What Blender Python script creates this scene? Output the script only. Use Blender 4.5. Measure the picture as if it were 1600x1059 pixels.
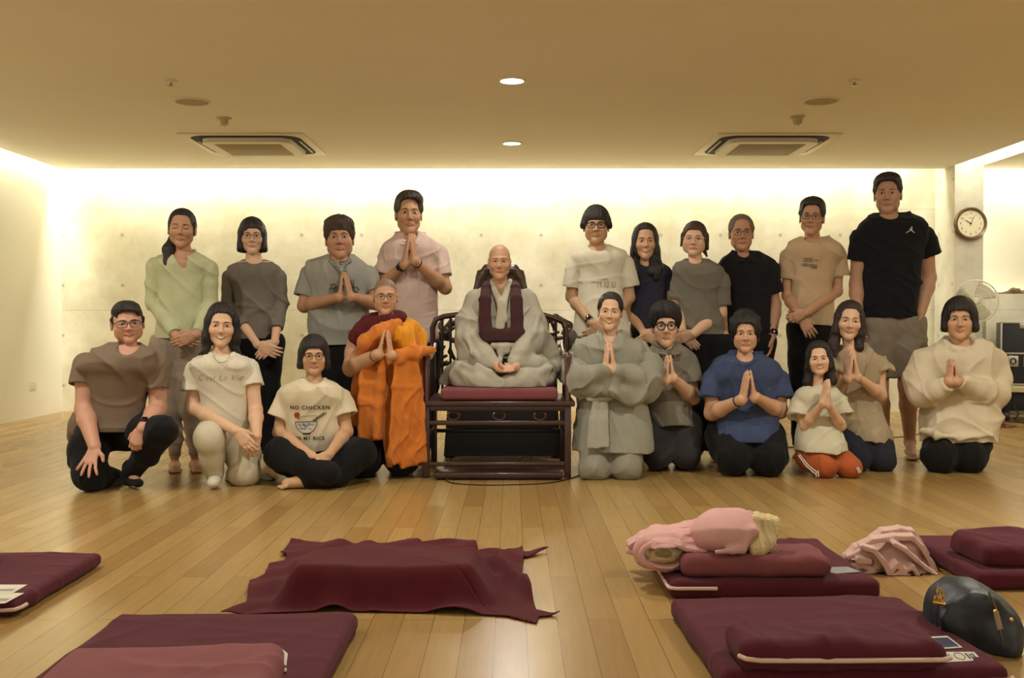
import bpy, bmesh, math, random, os
import numpy as np
from mathutils import Vector, Matrix
from mathutils.bvhtree import BVHTree
for o in list(bpy.data.objects): bpy.data.objects.remove(o)
scene = bpy.context.scene
COL = scene.collection
# ------------------------------------------------------------------ camera
F = 1600*35/36.0
EYE = 0.9
PITCH = math.atan(26.5/F)
cd = bpy.data.cameras.new('camera'); cd.lens = 35; cd.sensor_width = 36; cd.clip_start = .05
cam = bpy.data.objects.new('camera', cd); COL.objects.link(cam)
cam.location = (0, 0, EYE); cam.rotation_euler = (math.pi/2-PITCH, 0, 0)
scene.camera = cam
# ------------------------------------------------------------------ world, exposure
w = bpy.data.worlds.new('world'); scene.world = w; w.use_nodes = True
w.node_tree.nodes['Background'].inputs[0].default_value = (1.0, .925, .75, 1)
w.node_tree.nodes['Background'].inputs[1].default_value = 0.70
scene.view_settings.view_transform = 'Standard'
try: scene.view_settings.look = 'None'
except Exception: pass
scene.view_settings.gamma = 1; scene.view_settings.use_curve_mapping = False
scene.view_settings.exposure = 0.3
scene.cycles.use_denoising = True
scene.cycles.max_bounces = 7; scene.cycles.diffuse_bounces = 4; scene.cycles.glossy_bounces = 3
scene.cycles.caustics_reflective = False; scene.cycles.caustics_refractive = False
scene.cycles.sample_clamp_indirect = 6
WARM = (1.0, .90, .70); WARMW = (1.0, .945, .77)
def area(name, loc, rot, size, power, color=WARM, size_y=None, spread=math.pi, shape=None):
    l = bpy.data.lights.new(name, 'AREA'); l.energy = power; l.color = color
    l.shape = shape or ('RECTANGLE' if size_y else 'SQUARE'); l.size = size
    if size_y: l.size_y = size_y
    l.spread = spread
    o = bpy.data.objects.new(name, l); COL.objects.link(o); o.location = loc; o.rotation_euler = rot
    return o
ZC = 2.40; YW = 10.0; YC = 9.78; XL = -4.52; XR = 4.24; YCOL = 9.555; XCR = 4.516
# strip lights hidden in the ceiling slots
area('slot_light_back', (-.30, 9.84, 2.72), (0, 0, 0), 8.3, 125, WARMW, .12)
area('slot_light_left', (XL+.05, 4.4, 2.66), (0, 0, 0), .08, 130, WARMW, 10.8)
area('slot_light_right', ((XR+XCR)/2, 4.4, 2.66), (0, 0, 0), .16, 90, WARMW, 10.0)
area('slot_light_far_bay', (6.3, 9.84, 2.70), (0, 0, 0), 3.5, 85, WARMW, .12)
# ceiling downlights (x, y, power); unseen side pairs are added to light the people
DOWN = [(0.0, 6.2, 9), (0.0, 8.36, 20), (0.0, 4.2, 26), (0.0, 2.1, 7), (-2.6, 4.1, 31), (2.6, 4.1, 31), (-2.6, 1.6, 7), (2.6, 1.6, 7)]
for x, y, p in DOWN:
    area('downlight_or_fill_beam', (x, y, ZC-.012), (0, 0, 0), .12, p, (1, .96, .87), shape='DISK')

# ------------------------------------------------------------------ helpers
def at(px, py, Y):
    x = (px-800)/F; u = -(py-529.5)/F
    dy = math.cos(PITCH)+u*math.sin(PITCH); dz = -math.sin(PITCH)+u*math.cos(PITCH)
    t = Y/dy
    return np.array((x*t, Y, EYE+dz*t))
def floor_y(py):
    u = -(py-529.5)/F
    dy = math.cos(PITCH)+u*math.sin(PITCH); dz = -math.sin(PITCH)+u*math.cos(PITCH)
    return -EYE/dz*dy
def atf(px, py, z=0.0):
    u = -(py-529.5)/F
    dy = math.cos(PITCH)+u*math.sin(PITCH); dz = -math.sin(PITCH)+u*math.cos(PITCH)
    t = (z-EYE)/dz
    return np.array(((px-800)/F*t, t*dy, z))
def srgb(r, g, b):
    f = lambda c: (c/255/12.92) if c/255 <= .04045 else ((c/255+.055)/1.055)**2.4
    return (f(r), f(g), f(b), 1)
MATS = {}
def mat(name, col, rough=.8, metal=0, bump=0, bscale=60, mottle=0, mscale=8, sheen=0, spec=.5, coat=0, attr=False, sss=0, emit=None, estr=0, alpha=1, trans=0, stretch=None):
    if name in MATS: return MATS[name]
    m = bpy.data.materials.new(name); m.use_nodes = True; MATS[name] = m
    nt = m.node_tree; b = nt.nodes['Principled BSDF']; L = nt.links
    b.inputs['Roughness'].default_value = rough; b.inputs['Metallic'].default_value = metal
    b.inputs['Specular IOR Level'].default_value = spec
    b.inputs['Base Color'].default_value = col
    if sheen: b.inputs['Sheen Weight'].default_value = sheen; b.inputs['Sheen Roughness'].default_value = .6
    if coat: b.inputs['Coat Weight'].default_value = coat; b.inputs['Coat Roughness'].default_value = .15
    if trans: b.inputs['Transmission Weight'].default_value = trans
    if alpha < 1: b.inputs['Alpha'].default_value = alpha
    if sss:
        b.inputs['Subsurface Weight'].default_value = sss; b.inputs['Subsurface Radius'].default_value = (.01, .004, .002); b.inputs['Subsurface Scale'].default_value = 1
    if emit: b.inputs['Emission Color'].default_value = emit; b.inputs['Emission Strength'].default_value = estr
    tc = nt.nodes.new('ShaderNodeTexCoord'); src = tc.outputs['Object']
    if stretch:
        mp = nt.nodes.new('ShaderNodeMapping'); mp.inputs['Scale'].default_value = stretch
        L.new(src, mp.inputs[0]); src = mp.outputs[0]
    cin = None
    if attr:
        a = nt.nodes.new('ShaderNodeAttribute'); a.attribute_name = 'Col'; cin = a.outputs['Color']
    if mottle:
        n = nt.nodes.new('ShaderNodeTexNoise'); n.inputs['Scale'].default_value = mscale; n.inputs['Detail'].default_value = 5
        L.new(src, n.inputs['Vector'])
        mr = nt.nodes.new('ShaderNodeMapRange'); mr.inputs[1].default_value = .25; mr.inputs[2].default_value = .75
        mr.inputs[3].default_value = 1-mottle; mr.inputs[4].default_value = 1+mottle
        L.new(n.outputs[0], mr.inputs[0])
        vm = nt.nodes.new('ShaderNodeVectorMath'); vm.operation = 'SCALE'
        if cin: L.new(cin, vm.inputs[0])
        else: vm.inputs[0].default_value = col[:3]
        L.new(mr.outputs[0], vm.inputs['Scale']); cin = vm.outputs[0]
    if cin: L.new(cin, b.inputs['Base Color'])
    if bump:
        n = nt.nodes.new('ShaderNodeTexNoise'); n.inputs['Scale'].default_value = bscale; n.inputs['Detail'].default_value = 6
        L.new(src, n.inputs['Vector'])
        bp = nt.nodes.new('ShaderNodeBump'); bp.inputs['Strength'].default_value = bump; bp.inputs['Distance'].default_value = .01
        L.new(n.outputs[0], bp.inputs['Height']); L.new(bp.outputs[0], b.inputs['Normal'])
    return m
def cloth(name, rgb, bump=.10, bscale=420, mottle=.06, rough=.9, sheen=.04):
    r, g, b = rgb; mx = max(rgb)
    if min(rgb) > .45*mx: b = b*.8+.2*mx; g = g*.95+.05*mx
    return mat(name, srgb(r, g, b), rough=rough, bump=bump, bscale=bscale, mottle=mottle, mscale=14, sheen=sheen, spec=.2)
def mesh_obj(name, verts, faces, material=None, parent=None, smooth=True, cols=None):
    me = bpy.data.meshes.new(name)
    verts = np.asarray(verts, np.float32)
    if isinstance(faces, np.ndarray) and faces.ndim == 2:
        me.vertices.add(len(verts)); me.vertices.foreach_set('co', verts.ravel())
        k = faces.shape[1]
        me.loops.add(faces.size); me.loops.foreach_set('vertex_index', faces.astype(np.int32).ravel())
        me.polygons.add(len(faces)); me.polygons.foreach_set('loop_start', np.arange(0, faces.size, k, dtype=np.int32))
        me.update(calc_edges=True)
    else:
        me.from_pydata([tuple(map(float, v)) for v in verts], [], [tuple(int(i) for i in f) for f in faces])
    if smooth: me.polygons.foreach_set('use_smooth', np.ones(len(me.polygons), bool))
    if cols is not None:
        ca = me.color_attributes.new('Col', 'FLOAT_COLOR', 'POINT')
        c4 = np.ones((len(verts), 4), np.float32); c4[:, :3] = cols
        ca.data.foreach_set('color', c4.ravel())
    if material: me.materials.append(material)
    me.validate()
    o = bpy.data.objects.new(name, me); COL.objects.link(o)
    if parent is not None:
        o.parent = parent; o.matrix_parent_inverse = parent.matrix_basis.inverted()
    return o
def empty(name, loc, label, cat, group=None):
    o = bpy.data.objects.new(name, None); COL.objects.link(o); o.location = tuple(map(float, loc))
    o['label'] = label; o['category'] = cat
    if group: o['group'] = group
    return o
def tag(o, label, cat, group=None):
    o['label'] = label; o['category'] = cat
    if group: o['group'] = group
    return o
class MB:
    """collects shapes into one mesh"""
    def __init__(s): s.bm = bmesh.new()
    def box(s, lo, hi, bevel=0, rot=None):
        r = bmesh.ops.create_cube(s.bm, size=1)['verts']
        lo = Vector(lo); hi = Vector(hi); c = (lo+hi)/2; d = hi-lo
        for v in r:
            v.co = Vector((v.co.x*d.x, v.co.y*d.y, v.co.z*d.z))
            if rot: v.co = rot @ v.co
            v.co += c
        if bevel:
            es = list({e for v in r for e in v.link_edges})
            bmesh.ops.bevel(s.bm, geom=es, offset=bevel, segments=3, affect='EDGES', profile=.5)
        return s
    def tube(s, pts, r, n=10, closed=False, cap=True, flat=None):
        pts = [Vector(map(float, p)) for p in pts]; m = len(pts)
        rs = r if hasattr(r, '__len__') else [r]*m
        rings = []; up = None
        for i, p in enumerate(pts):
            a = pts[i-1] if (i > 0 or closed) else p; b = pts[(i+1) % m] if (i < m-1 or closed) else p
            t = (b-a).normalized()
            if up is None: up = t.orthogonal().normalized()
            up = (up-t*up.dot(t))
            if up.length < 1e-6: up = t.orthogonal()
            up.normalize(); sd = t.cross(up)
            ring = []
            for k in range(n):
                an = 2*math.pi*k/n
                v = (up*math.cos(an)+sd*math.sin(an))*rs[i]
                if flat is not None: fn = Vector(flat[0]); v = v-fn*v.dot(fn)*(1-flat[1])
                ring.append(s.bm.verts.new(p+v))
            rings.append(ring)
        for i in range(m if closed else m-1):
            A = rings[i]; B = rings[(i+1) % m]
            for k in range(n): s.bm.faces.new((A[k], A[(k+1) % n], B[(k+1) % n], B[k]))
        if cap and not closed: s.bm.faces.new(rings[0][::-1]); s.bm.faces.new(rings[-1])
        return s
    def lathe(s, c, prof, n=32, axis='z'):
        c = Vector(map(float, c)); rings = []
        for r, z in prof:
            ring = []
            for k in range(n):
                a = 2*math.pi*k/n; x, y = r*math.cos(a), r*math.sin(a)
                v = {'z': (x, y, z), 'y': (x, z, y), 'x': (z, x, y)}[axis]
                ring.append(s.bm.verts.new(c+Vector(v)))
            rings.append(ring)
        for A, B in zip(rings, rings[1:]):
            for k in range(n): s.bm.faces.new((A[k], A[(k+1) % n], B[(k+1) % n], B[k]))
        s.bm.faces.new(rings[0][::-1]); s.bm.faces.new(rings[-1])
        return s
    def prism(s, poly, thick, O=(0, 0, 0), U=(1, 0, 0), V=(0, 0, 1)):
        O = Vector(map(float, O)); U = Vector(U); V = Vector(V); N = U.cross(V).normalized()*thick
        a = [s.bm.verts.new(O+U*x+V*y) for x, y in poly]; b = [s.bm.verts.new(O+U*x+V*y+N) for x, y in poly]
        k = len(poly); s.bm.faces.new(a); s.bm.faces.new(b[::-1])
        for i in range(k): s.bm.faces.new((a[i], b[i], b[(i+1) % k], a[(i+1) % k]))
        return s
    def sphere(s, c, r, sc=(1, 1, 1), seg=16):
        q = bmesh.ops.create_uvsphere(s.bm, u_segments=seg, v_segments=seg//2+2, radius=r)['verts']
        for v in q: v.co = Vector((v.co.x*sc[0], v.co.y*sc[1], v.co.z*sc[2]))+Vector(map(float, c))
        return s
    def build(s, name, material, parent=None, smooth=True, kind=None):
        bmesh.ops.recalc_face_normals(s.bm, faces=s.bm.faces)
        me = bpy.data.meshes.new(name); s.bm.to_mesh(me); s.bm.free()
        if material: me.materials.append(material)
        if smooth:
            for p in me.polygons: p.use_smooth = True
            try: me.set_sharp_from_angle(angle=math.radians(40))
            except Exception: pass
        o = bpy.data.objects.new(name, me); COL.objects.link(o)
        if parent is not None:
            o.parent = parent; o.matrix_parent_inverse = parent.matrix_basis.inverted()
        if kind: o['kind'] = kind
        return o

# ------------------------------------------------------------------ room materials
def node_mat(name):
    m = bpy.data.materials.new(name); m.use_nodes = True; nt = m.node_tree
    return m, nt, nt.nodes['Principled BSDF'], nt.links
def N(nt, t, **k):
    n = nt.nodes.new(t)
    for a, b in k.items(): setattr(n, a, b)
    return n
def floor_mat():
    m, nt, b, L = node_mat('oak_floor')
    tc = N(nt, 'ShaderNodeTexCoord'); mp = N(nt, 'ShaderNodeMapping'); mp.inputs['Rotation'].default_value = (0, 0, math.pi/2)
    mp.inputs['Location'].default_value = (.3, .05, 0)
    L.new(tc.outputs['Object'], mp.inputs[0])
    br = N(nt, 'ShaderNodeTexBrick'); br.offset = .37; br.offset_frequency = 2
    br.inputs['Scale'].default_value = 1; br.inputs['Brick Width'].default_value = 1.35; br.inputs['Row Height'].default_value = .093
    br.inputs['Mortar Size'].default_value = .0011; br.inputs['Mortar Smooth'].default_value = .2
    br.inputs['Color1'].default_value = (0, 0, 0, 1); br.inputs['Color2'].default_value = (1, 1, 1, 1); br.inputs['Mortar'].default_value = (.5, .5, .5, 1)
    br.inputs['Bias'].default_value = 0
    L.new(mp.outputs[0], br.inputs['Vector'])
    r1 = N(nt, 'ShaderNodeValToRGB'); e = r1.color_ramp.elements
    e[0].position = 0; e[0].color = srgb(146, 114, 64); e[1].position = 1; e[1].color = srgb(164, 134, 80)
    x = e.new(.5); x.color = srgb(156, 125, 72)
    L.new(br.outputs['Color'], r1.inputs[0])
    m2 = N(nt, 'ShaderNodeMapping'); m2.inputs['Scale'].default_value = (24, 1.2, 1); L.new(tc.outputs['Object'], m2.inputs[0])
    ns = N(nt, 'ShaderNodeTexNoise'); ns.inputs['Scale'].default_value = 3; ns.inputs['Detail'].default_value = 8; L.new(m2.outputs[0], ns.inputs['Vector'])
    mr = N(nt, 'ShaderNodeMapRange'); mr.inputs[1].default_value = .3; mr.inputs[2].default_value = .7; mr.inputs[3].default_value = .93; mr.inputs[4].default_value = 1.05
    L.new(ns.outputs[0], mr.inputs[0])
    vm = N(nt, 'ShaderNodeVectorMath', operation='SCALE'); L.new(r1.outputs[0], vm.inputs[0]); L.new(mr.outputs[0], vm.inputs['Scale'])
    mx = N(nt, 'ShaderNodeMix', data_type='RGBA'); mx.inputs['B'].default_value = srgb(108, 76, 36)
    L.new(br.outputs['Fac'], mx.inputs['Factor']); L.new(vm.outputs[0], mx.inputs['A'])
    L.new(mx.outputs['Result'], b.inputs['Base Color'])
    b.inputs['Roughness'].default_value = .34; b.inputs['Specular IOR Level'].default_value = .5
    rr = N(nt, 'ShaderNodeMapRange'); rr.inputs[3].default_value = .22; rr.inputs[4].default_value = .30; b.inputs['Roughness'].default_value = .27
    bp = N(nt, 'ShaderNodeBump'); 
    return m
def concrete_mat(name, c0, c1, holes=True, hx=.6, ox=0, axis='X', seams=(2.03, 1.02)):
    m, nt, b, L = node_mat(name)
    tc = N(nt, 'ShaderNodeTexCoord'); n1 = N(nt, 'ShaderNodeTexNoise'); n1.inputs['Scale'].default_value = 1.6; n1.inputs['Detail'].default_value = 9; n1.inputs['Roughness'].default_value = .65
    L.new(tc.outputs['Object'], n1.inputs['Vector'])
    r = N(nt, 'ShaderNodeValToRGB'); r.color_ramp.elements[0].position = .30; r.color_ramp.elements[0].color = c0; r.color_ramp.elements[1].position = .62; r.color_ramp.elements[1].color = c1
    L.new(n1.outputs[0], r.inputs[0]); col = r.outputs[0]
    sx = N(nt, 'ShaderNodeSeparateXYZ'); L.new(tc.outputs['Object'], sx.inputs[0])
    def M(op, a, b_=None, c=None):
        n = N(nt, 'ShaderNodeMath', operation=op)
        for i, v in enumerate((a, b_, c)):
            if v is None: continue
            if isinstance(v, (int, float)): n.inputs[i].default_value = v
            else: L.new(v, n.inputs[i])
        return n.outputs[0]
    if holes:
        u = M('MULTIPLY', M('SUBTRACT', M('FRACT', M('DIVIDE', M('SUBTRACT', sx.outputs[axis], ox), hx)), .5), hx)
        v = M('MULTIPLY', M('SUBTRACT', M('FRACT', M('DIVIDE', M('SUBTRACT', sx.outputs['Z'], .01), .503)), .5), .503)
        dd = M('SQRT', M('ADD', M('POWER', u, 2), M('POWER', v, 2)))
        hole = M('LESS_THAN', dd, .012); ring = M('MULTIPLY', M('LESS_THAN', dd, .026), .13)
        fac = M('MAXIMUM', M('MULTIPLY', hole, .55), ring)
        for s_ in seams:
            sm = M('MULTIPLY', M('LESS_THAN', M('ABSOLUTE', M('SUBTRACT', sx.outputs['Z'], s_)), .004), .22); fac = M('MAXIMUM', fac, sm)
        mx = N(nt, 'ShaderNodeMix', data_type='RGBA'); mx.inputs['B'].default_value = srgb(105, 92, 66)
        L.new(fac, mx.inputs['Factor']); L.new(col, mx.inputs['A']); col = mx.outputs['Result']
    L.new(col, b.inputs['Base Color']); b.inputs['Roughness'].default_value = .75
    bp = N(nt, 'ShaderNodeBump'); bp.inputs['Strength'].default_value = .2; bp.inputs['Distance'].default_value = .01; L.new(n1.outputs[0], bp.inputs['Height']); L.new(bp.outputs[0], b.inputs['Normal'])
    return m
M_FLOOR = floor_mat()
M_CONC = concrete_mat('concrete', srgb(206, 202, 172), srgb(246, 243, 226), ox=-.009)
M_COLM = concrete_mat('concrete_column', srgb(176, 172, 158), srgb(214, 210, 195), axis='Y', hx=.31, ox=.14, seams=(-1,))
M_PLAST = mat('white_plaster', srgb(238, 236, 222), rough=.85, mottle=.02, mscale=2)
M_CEIL = mat('ceiling_paint', srgb(244, 239, 222), rough=.92, mottle=.015, mscale=1.5)
M_DARKGAP = mat('dark_gap', srgb(60, 54, 40), rough=.9)
def struct(name, lo, hi, m): return MB().box(lo, hi).build(name, m, kind='structure', smooth=False)
struct('floor', (-5.2, -3.2, -.1), (8.2, 10.2, 0), M_FLOOR)
struct('wall_back', (XL-.2, YW, 0), (8.2, YW+.2, 2.9), M_CONC)
struct('wall_left', (XL-.2, -1.5, 0), (XL, YW, 2.9), M_PLAST)
struct('ceiling', (XL+.10, -1.5, ZC), (XR, YC, 2.9), M_CEIL)
struct('ceiling_side', (XCR, -1.5, ZC), (8.2, YC, 2.9), M_CEIL)
struct('ceiling_upper', (XL-.2, -1.5, 2.9), (8.2, YW+.2, 3.0), M_PLAST)
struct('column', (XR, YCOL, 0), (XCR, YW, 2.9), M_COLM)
struct('wall_panel', (XCR+.02, YW-.06, 1.20), (8.2, YW, 2.9), M_PLAST)
struct('gap_shade_1', (XCR, YW-.055, 1.2), (XCR+.02, YW, 2.9), M_DARKGAP)  # solid strip coloured dark for the shade in the panel edge gap
struct('wall_low', (4.62, 9.70, 0), (8.2, YW-.005, 1.175), M_CONC)
struct('wall_right', (8.2, -1.5, 0), (8.4, YW+.2, 3.0), M_PLAST)

# ------------------------------------------------------------------ distance-field modelling
def vec(p): return np.asarray(p, np.float32)
def unit(v): v = np.asarray(v, float); return v/(np.linalg.norm(v)+1e-9)
class Fld:
    """a solid made of smoothly blended shapes"""
    def __init__(s): s.ops = []; s.bmin = np.full(3, 1e9); s.bmax = np.full(3, -1e9)
    def _add(s, mode, k, lo, hi, fn):
        lo = np.asarray(lo, float); hi = np.asarray(hi, float)
        s.ops.append((mode, k, lo, hi, fn))
        if mode == 'u': s.bmin = np.minimum(s.bmin, lo); s.bmax = np.maximum(s.bmax, hi)
        return s
    def rc(s, a, b, ra, rb=None, k=.02, mode='u', flat=None, fe=False, fs=False):
        a = vec(a); b = vec(b); rb = ra if rb is None else rb; R = max(ra, rb)
        lo = np.minimum(a, b)-R; hi = np.maximum(a, b)+R
        ba = b-a; bb = float(ba@ba)+1e-9; dn = ba/math.sqrt(bb)
        fl = None if flat is None else (vec(unit(flat[0])), 1/flat[1]**2-1)
        def fn(X, Y, Z):
            px, py, pz = X-a[0], Y-a[1], Z-a[2]
            t = px*ba[0]+py*ba[1]+pz*ba[2]
            h = np.clip(t/bb, 0, 1)
            vx, vy, vz = px-h*ba[0], py-h*ba[1], pz-h*ba[2]
            q = vx*vx+vy*vy+vz*vz
            if fl is not None:
                vn = vx*fl[0][0]+vy*fl[0][1]+vz*fl[0][2]; q = q+fl[1]*vn*vn
            d = np.sqrt(q)-(ra+(rb-ra)*h)
            if fe: d = np.maximum(d, t/math.sqrt(bb)-math.sqrt(bb))
            if fs: d = np.maximum(d, -t/math.sqrt(bb))
            return d
        return s._add(mode, k, lo, hi, fn)
    def chain(s, pts, rs, k=.02, mode='u', flat=None, fe=False):
        n = len(pts); rs = rs if hasattr(rs, '__len__') else [rs]*n
        for i in range(n-1): s.rc(pts[i], pts[i+1], rs[i], rs[i+1], k, mode, flat, fe=fe and i == n-2)
        return s
    def el(s, c, r, R=None, k=.02, mode='u'):
        c = vec(c); r = vec(r); m = float(max(r))
        A = np.eye(3) if R is None else np.asarray(R)
        ext = np.sqrt(((A*r)**2).sum(1)) if R is not None else r
        Ai = A.T
        def fn(X, Y, Z):
            x, y, z = X-c[0], Y-c[1], Z-c[2]
            if R is not None: x, y, z = (Ai[0, 0]*x+Ai[0, 1]*y+Ai[0, 2]*z, Ai[1, 0]*x+Ai[1, 1]*y+Ai[1, 2]*z, Ai[2, 0]*x+Ai[2, 1]*y+Ai[2, 2]*z)
            k0 = np.sqrt((x/r[0])**2+(y/r[1])**2+(z/r[2])**2)
            k1 = np.sqrt((x/r[0]**2)**2+(y/r[1]**2)**2+(z/r[2]**2)**2)+1e-6
            return k0*(k0-1)/k1
        return s._add(mode, k, c-ext, c+ext, fn)
    def bx(s, c, h, R=None, rnd=.01, k=.02, mode='u'):
        c = vec(c); h = vec(h); A = np.eye(3) if R is None else np.asarray(R); Ai = A.T
        ext = (np.abs(A)*h).sum(1)
        def fn(X, Y, Z):
            x, y, z = X-c[0], Y-c[1], Z-c[2]
            if R is not None: x, y, z = (Ai[0, 0]*x+Ai[0, 1]*y+Ai[0, 2]*z, Ai[1, 0]*x+Ai[1, 1]*y+Ai[1, 2]*z, Ai[2, 0]*x+Ai[2, 1]*y+Ai[2, 2]*z)
            qx, qy, qz = np.abs(x)-h[0]+rnd, np.abs(y)-h[1]+rnd, np.abs(z)-h[2]+rnd
            return np.sqrt(np.maximum(qx, 0)**2+np.maximum(qy, 0)**2+np.maximum(qz, 0)**2)+np.minimum(np.maximum(np.maximum(qx, qy), qz), 0)-rnd
        return s._add(mode, k, c-ext, c+ext, fn)
    def loft(s, secs, k=.02, mode='u', inset=0, p=2.0, cap=.004, smooth=True):
        """secs: (z, cx, cy, half width, half depth) sorted by z; a body of elliptic cross sections"""
        S = np.array(sorted(secs, key=lambda q: q[0]), float)
        z0, z1 = S[0, 0]+inset, S[-1, 0]-inset
        zz = np.linspace(z0, z1, 120); T = np.stack([np.interp(zz, S[:, 0], S[:, i]) for i in range(1, 5)], 1)
        if smooth:
            K = 5; Tp = np.pad(T, ((K, K), (0, 0)), mode='edge'); T = sum(Tp[i:i+120] for i in range(2*K+1))/(2*K+1)
        T[:, 2:] = np.maximum(T[:, 2:]-inset, .01)
        sl = np.abs(np.gradient(T[:, 2], zz)); fac = 1/np.sqrt(1+sl**2)
        lo = ((T[:, 0]-T[:, 2]).min(), (T[:, 1]-T[:, 3]).min(), z0); hi = ((T[:, 0]+T[:, 2]).max(), (T[:, 1]+T[:, 3]).max(), z1)
        def fn(X, Y, Z):
            z = Z.ravel()
            C = [np.interp(z, zz, T[:, i]).astype(np.float32)[None, None, :] for i in range(4)]
            fc = np.interp(z, zz, fac).astype(np.float32)[None, None, :]
            x, y = np.abs(X-C[0]), np.abs(Y-C[1]); a, b = C[2], C[3]
            if p == 2.0:
                k0 = np.sqrt((x/a)**2+(y/b)**2)
            else:
                k0 = ((x/a)**p+(y/b)**p)**(1/p)
            k1 = np.sqrt((x/a**2)**2+(y/b**2)**2)+1e-6
            d = k0*(k0-1)/k1
            d = np.where(k0 < .35, -np.minimum(a, b)*(1-k0), d)*fc
            return np.maximum(d, np.maximum(Z-z1, z0-Z)).astype(np.float32)
        return s._add(mode, k, lo, hi, fn)
    def disp(s, fn, lo=None, hi=None):
        s.ops.append(('d', 0, lo, hi, fn)); return s
    def mesh(s, vox, lo=None, hi=None, pad=.02, fine=None):
        """vox: cell size per axis; fine: [(axis, lo, hi, size)] ranges with smaller cells"""
        lo = s.bmin-pad if lo is None else np.asarray(lo, float); hi = s.bmax+pad if hi is None else np.asarray(hi, float)
        vx = [vox]*3 if not hasattr(vox, '__len__') else vox
        ax = []
        for i in range(3):
            p = [lo[i]]
            while p[-1] < hi[i]:
                st = vx[i]
                for (j, a, b, sz) in (fine or []):
                    if j == i and a <= p[-1] <= b: st = min(st, sz)
                p.append(p[-1]+st)
            ax.append(np.array(p, np.float32))
        n = [len(q) for q in ax]; mv = max(vx)
        D = np.full(n, .08, np.float32)
        for mode, k, l, h, fn in s.ops:
            if mode == 'd':
                m = np.abs(D) < .035
                if l is not None:
                    for i in range(3):
                        q = (ax[i] >= l[i]) & (ax[i] <= h[i]); shp = [1, 1, 1]; shp[i] = -1; m &= q.reshape(shp)
                I = np.nonzero(m)
                if len(I[0]): D[I] += fn(ax[0][I[0]], ax[1][I[1]], ax[2][I[2]]).astype(np.float32)
                continue
            mg = max(k, .005)+2.5*mv
            i0 = [int(np.searchsorted(ax[i], l[i]-mg)) for i in range(3)]; i1 = [int(np.searchsorted(ax[i], h[i]+mg)) for i in range(3)]
            if any(i1[i] <= i0[i] for i in range(3)): continue
            X = ax[0][i0[0]:i1[0], None, None]; Y = ax[1][None, i0[1]:i1[1], None]; Z = ax[2][None, None, i0[2]:i1[2]]
            d = fn(X, Y, Z); sub = D[i0[0]:i1[0], i0[1]:i1[1], i0[2]:i1[2]]
            if mode == 'u':
                if k > 0:
                    hh = np.maximum(k-np.abs(sub-d), 0)/k; sub[...] = np.minimum(sub, d)-hh*hh*k*.25
                else: sub[...] = np.minimum(sub, d)
            elif mode == 's':
                d = -d
                if k > 0:
                    hh = np.maximum(k-np.abs(sub-d), 0)/k; sub[...] = np.maximum(sub, d)+hh*hh*k*.25
                else: sub[...] = np.maximum(sub, d)
        return surface_nets(D, ax)
def surface_nets(D, ax):
    D[0] = D[-1] = .08; D[:, 0] = D[:, -1] = .08; D[:, :, 0] = D[:, :, -1] = .08
    ins = D < 0
    c = np.zeros(np.array(D.shape)-1, np.uint8); n = D.shape
    for dx in (0, 1):
        for dy in (0, 1):
            for dz in (0, 1): c += ins[dx:n[0]-1+dx, dy:n[1]-1+dy, dz:n[2]-1+dz]
    act = (c > 0) & (c < 8)
    I = np.argwhere(act); idx = np.full(act.shape, -1, np.int32); idx[act] = np.arange(len(I))
    if not len(I): return np.zeros((0, 3)), np.zeros((0, 4), int)
    cor = [(a, b, d) for a in (0, 1) for b in (0, 1) for d in (0, 1)]
    V = {q: D[I[:, 0]+q[0], I[:, 1]+q[1], I[:, 2]+q[2]] for q in cor}
    acc = np.zeros((len(I), 3)); cnt = np.zeros(len(I))
    for i, a in enumerate(cor):
        for b in cor[i+1:]:
            if sum(abs(a[j]-b[j]) for j in range(3)) != 1: continue
            va, vb = V[a], V[b]; m = (va < 0) != (vb < 0)
            t = np.where(m, va/np.where(m, va-vb, 1), 0)
            for j in range(3): acc[:, j] += np.where(m, a[j]+t*(b[j]-a[j]), 0)
            cnt += m
    fr = I+acc/cnt[:, None]
    verts = np.stack([np.interp(fr[:, j], np.arange(n[j]), ax[j]) for j in range(3)], 1)
    faces = []
    for axn in range(3):
        u, v = (axn+1) % 3, (axn+2) % 3
        sl0 = [slice(1, n[i]-1) for i in range(3)]; sl1 = list(sl0)
        sl0[axn] = slice(0, n[axn]-1); sl1[axn] = slice(1, n[axn])
        A = ins[tuple(sl0)]; B = ins[tuple(sl1)]
        for s_, cond in ((1, A & ~B), (-1, ~A & B)):
            E = np.argwhere(cond)
            if not len(E): continue
            for i in range(3):
                if i != axn: E[:, i] += 1
            def g(du, dv):
                q = E.copy(); q[:, u] -= du; q[:, v] -= dv; return idx[q[:, 0], q[:, 1], q[:, 2]]
            f = np.stack([g(1, 1), g(0, 1), g(0, 0), g(1, 0)], 1)
            faces.append(f if s_ == 1 else f[:, ::-1])
    return verts, np.concatenate(faces)
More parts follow.
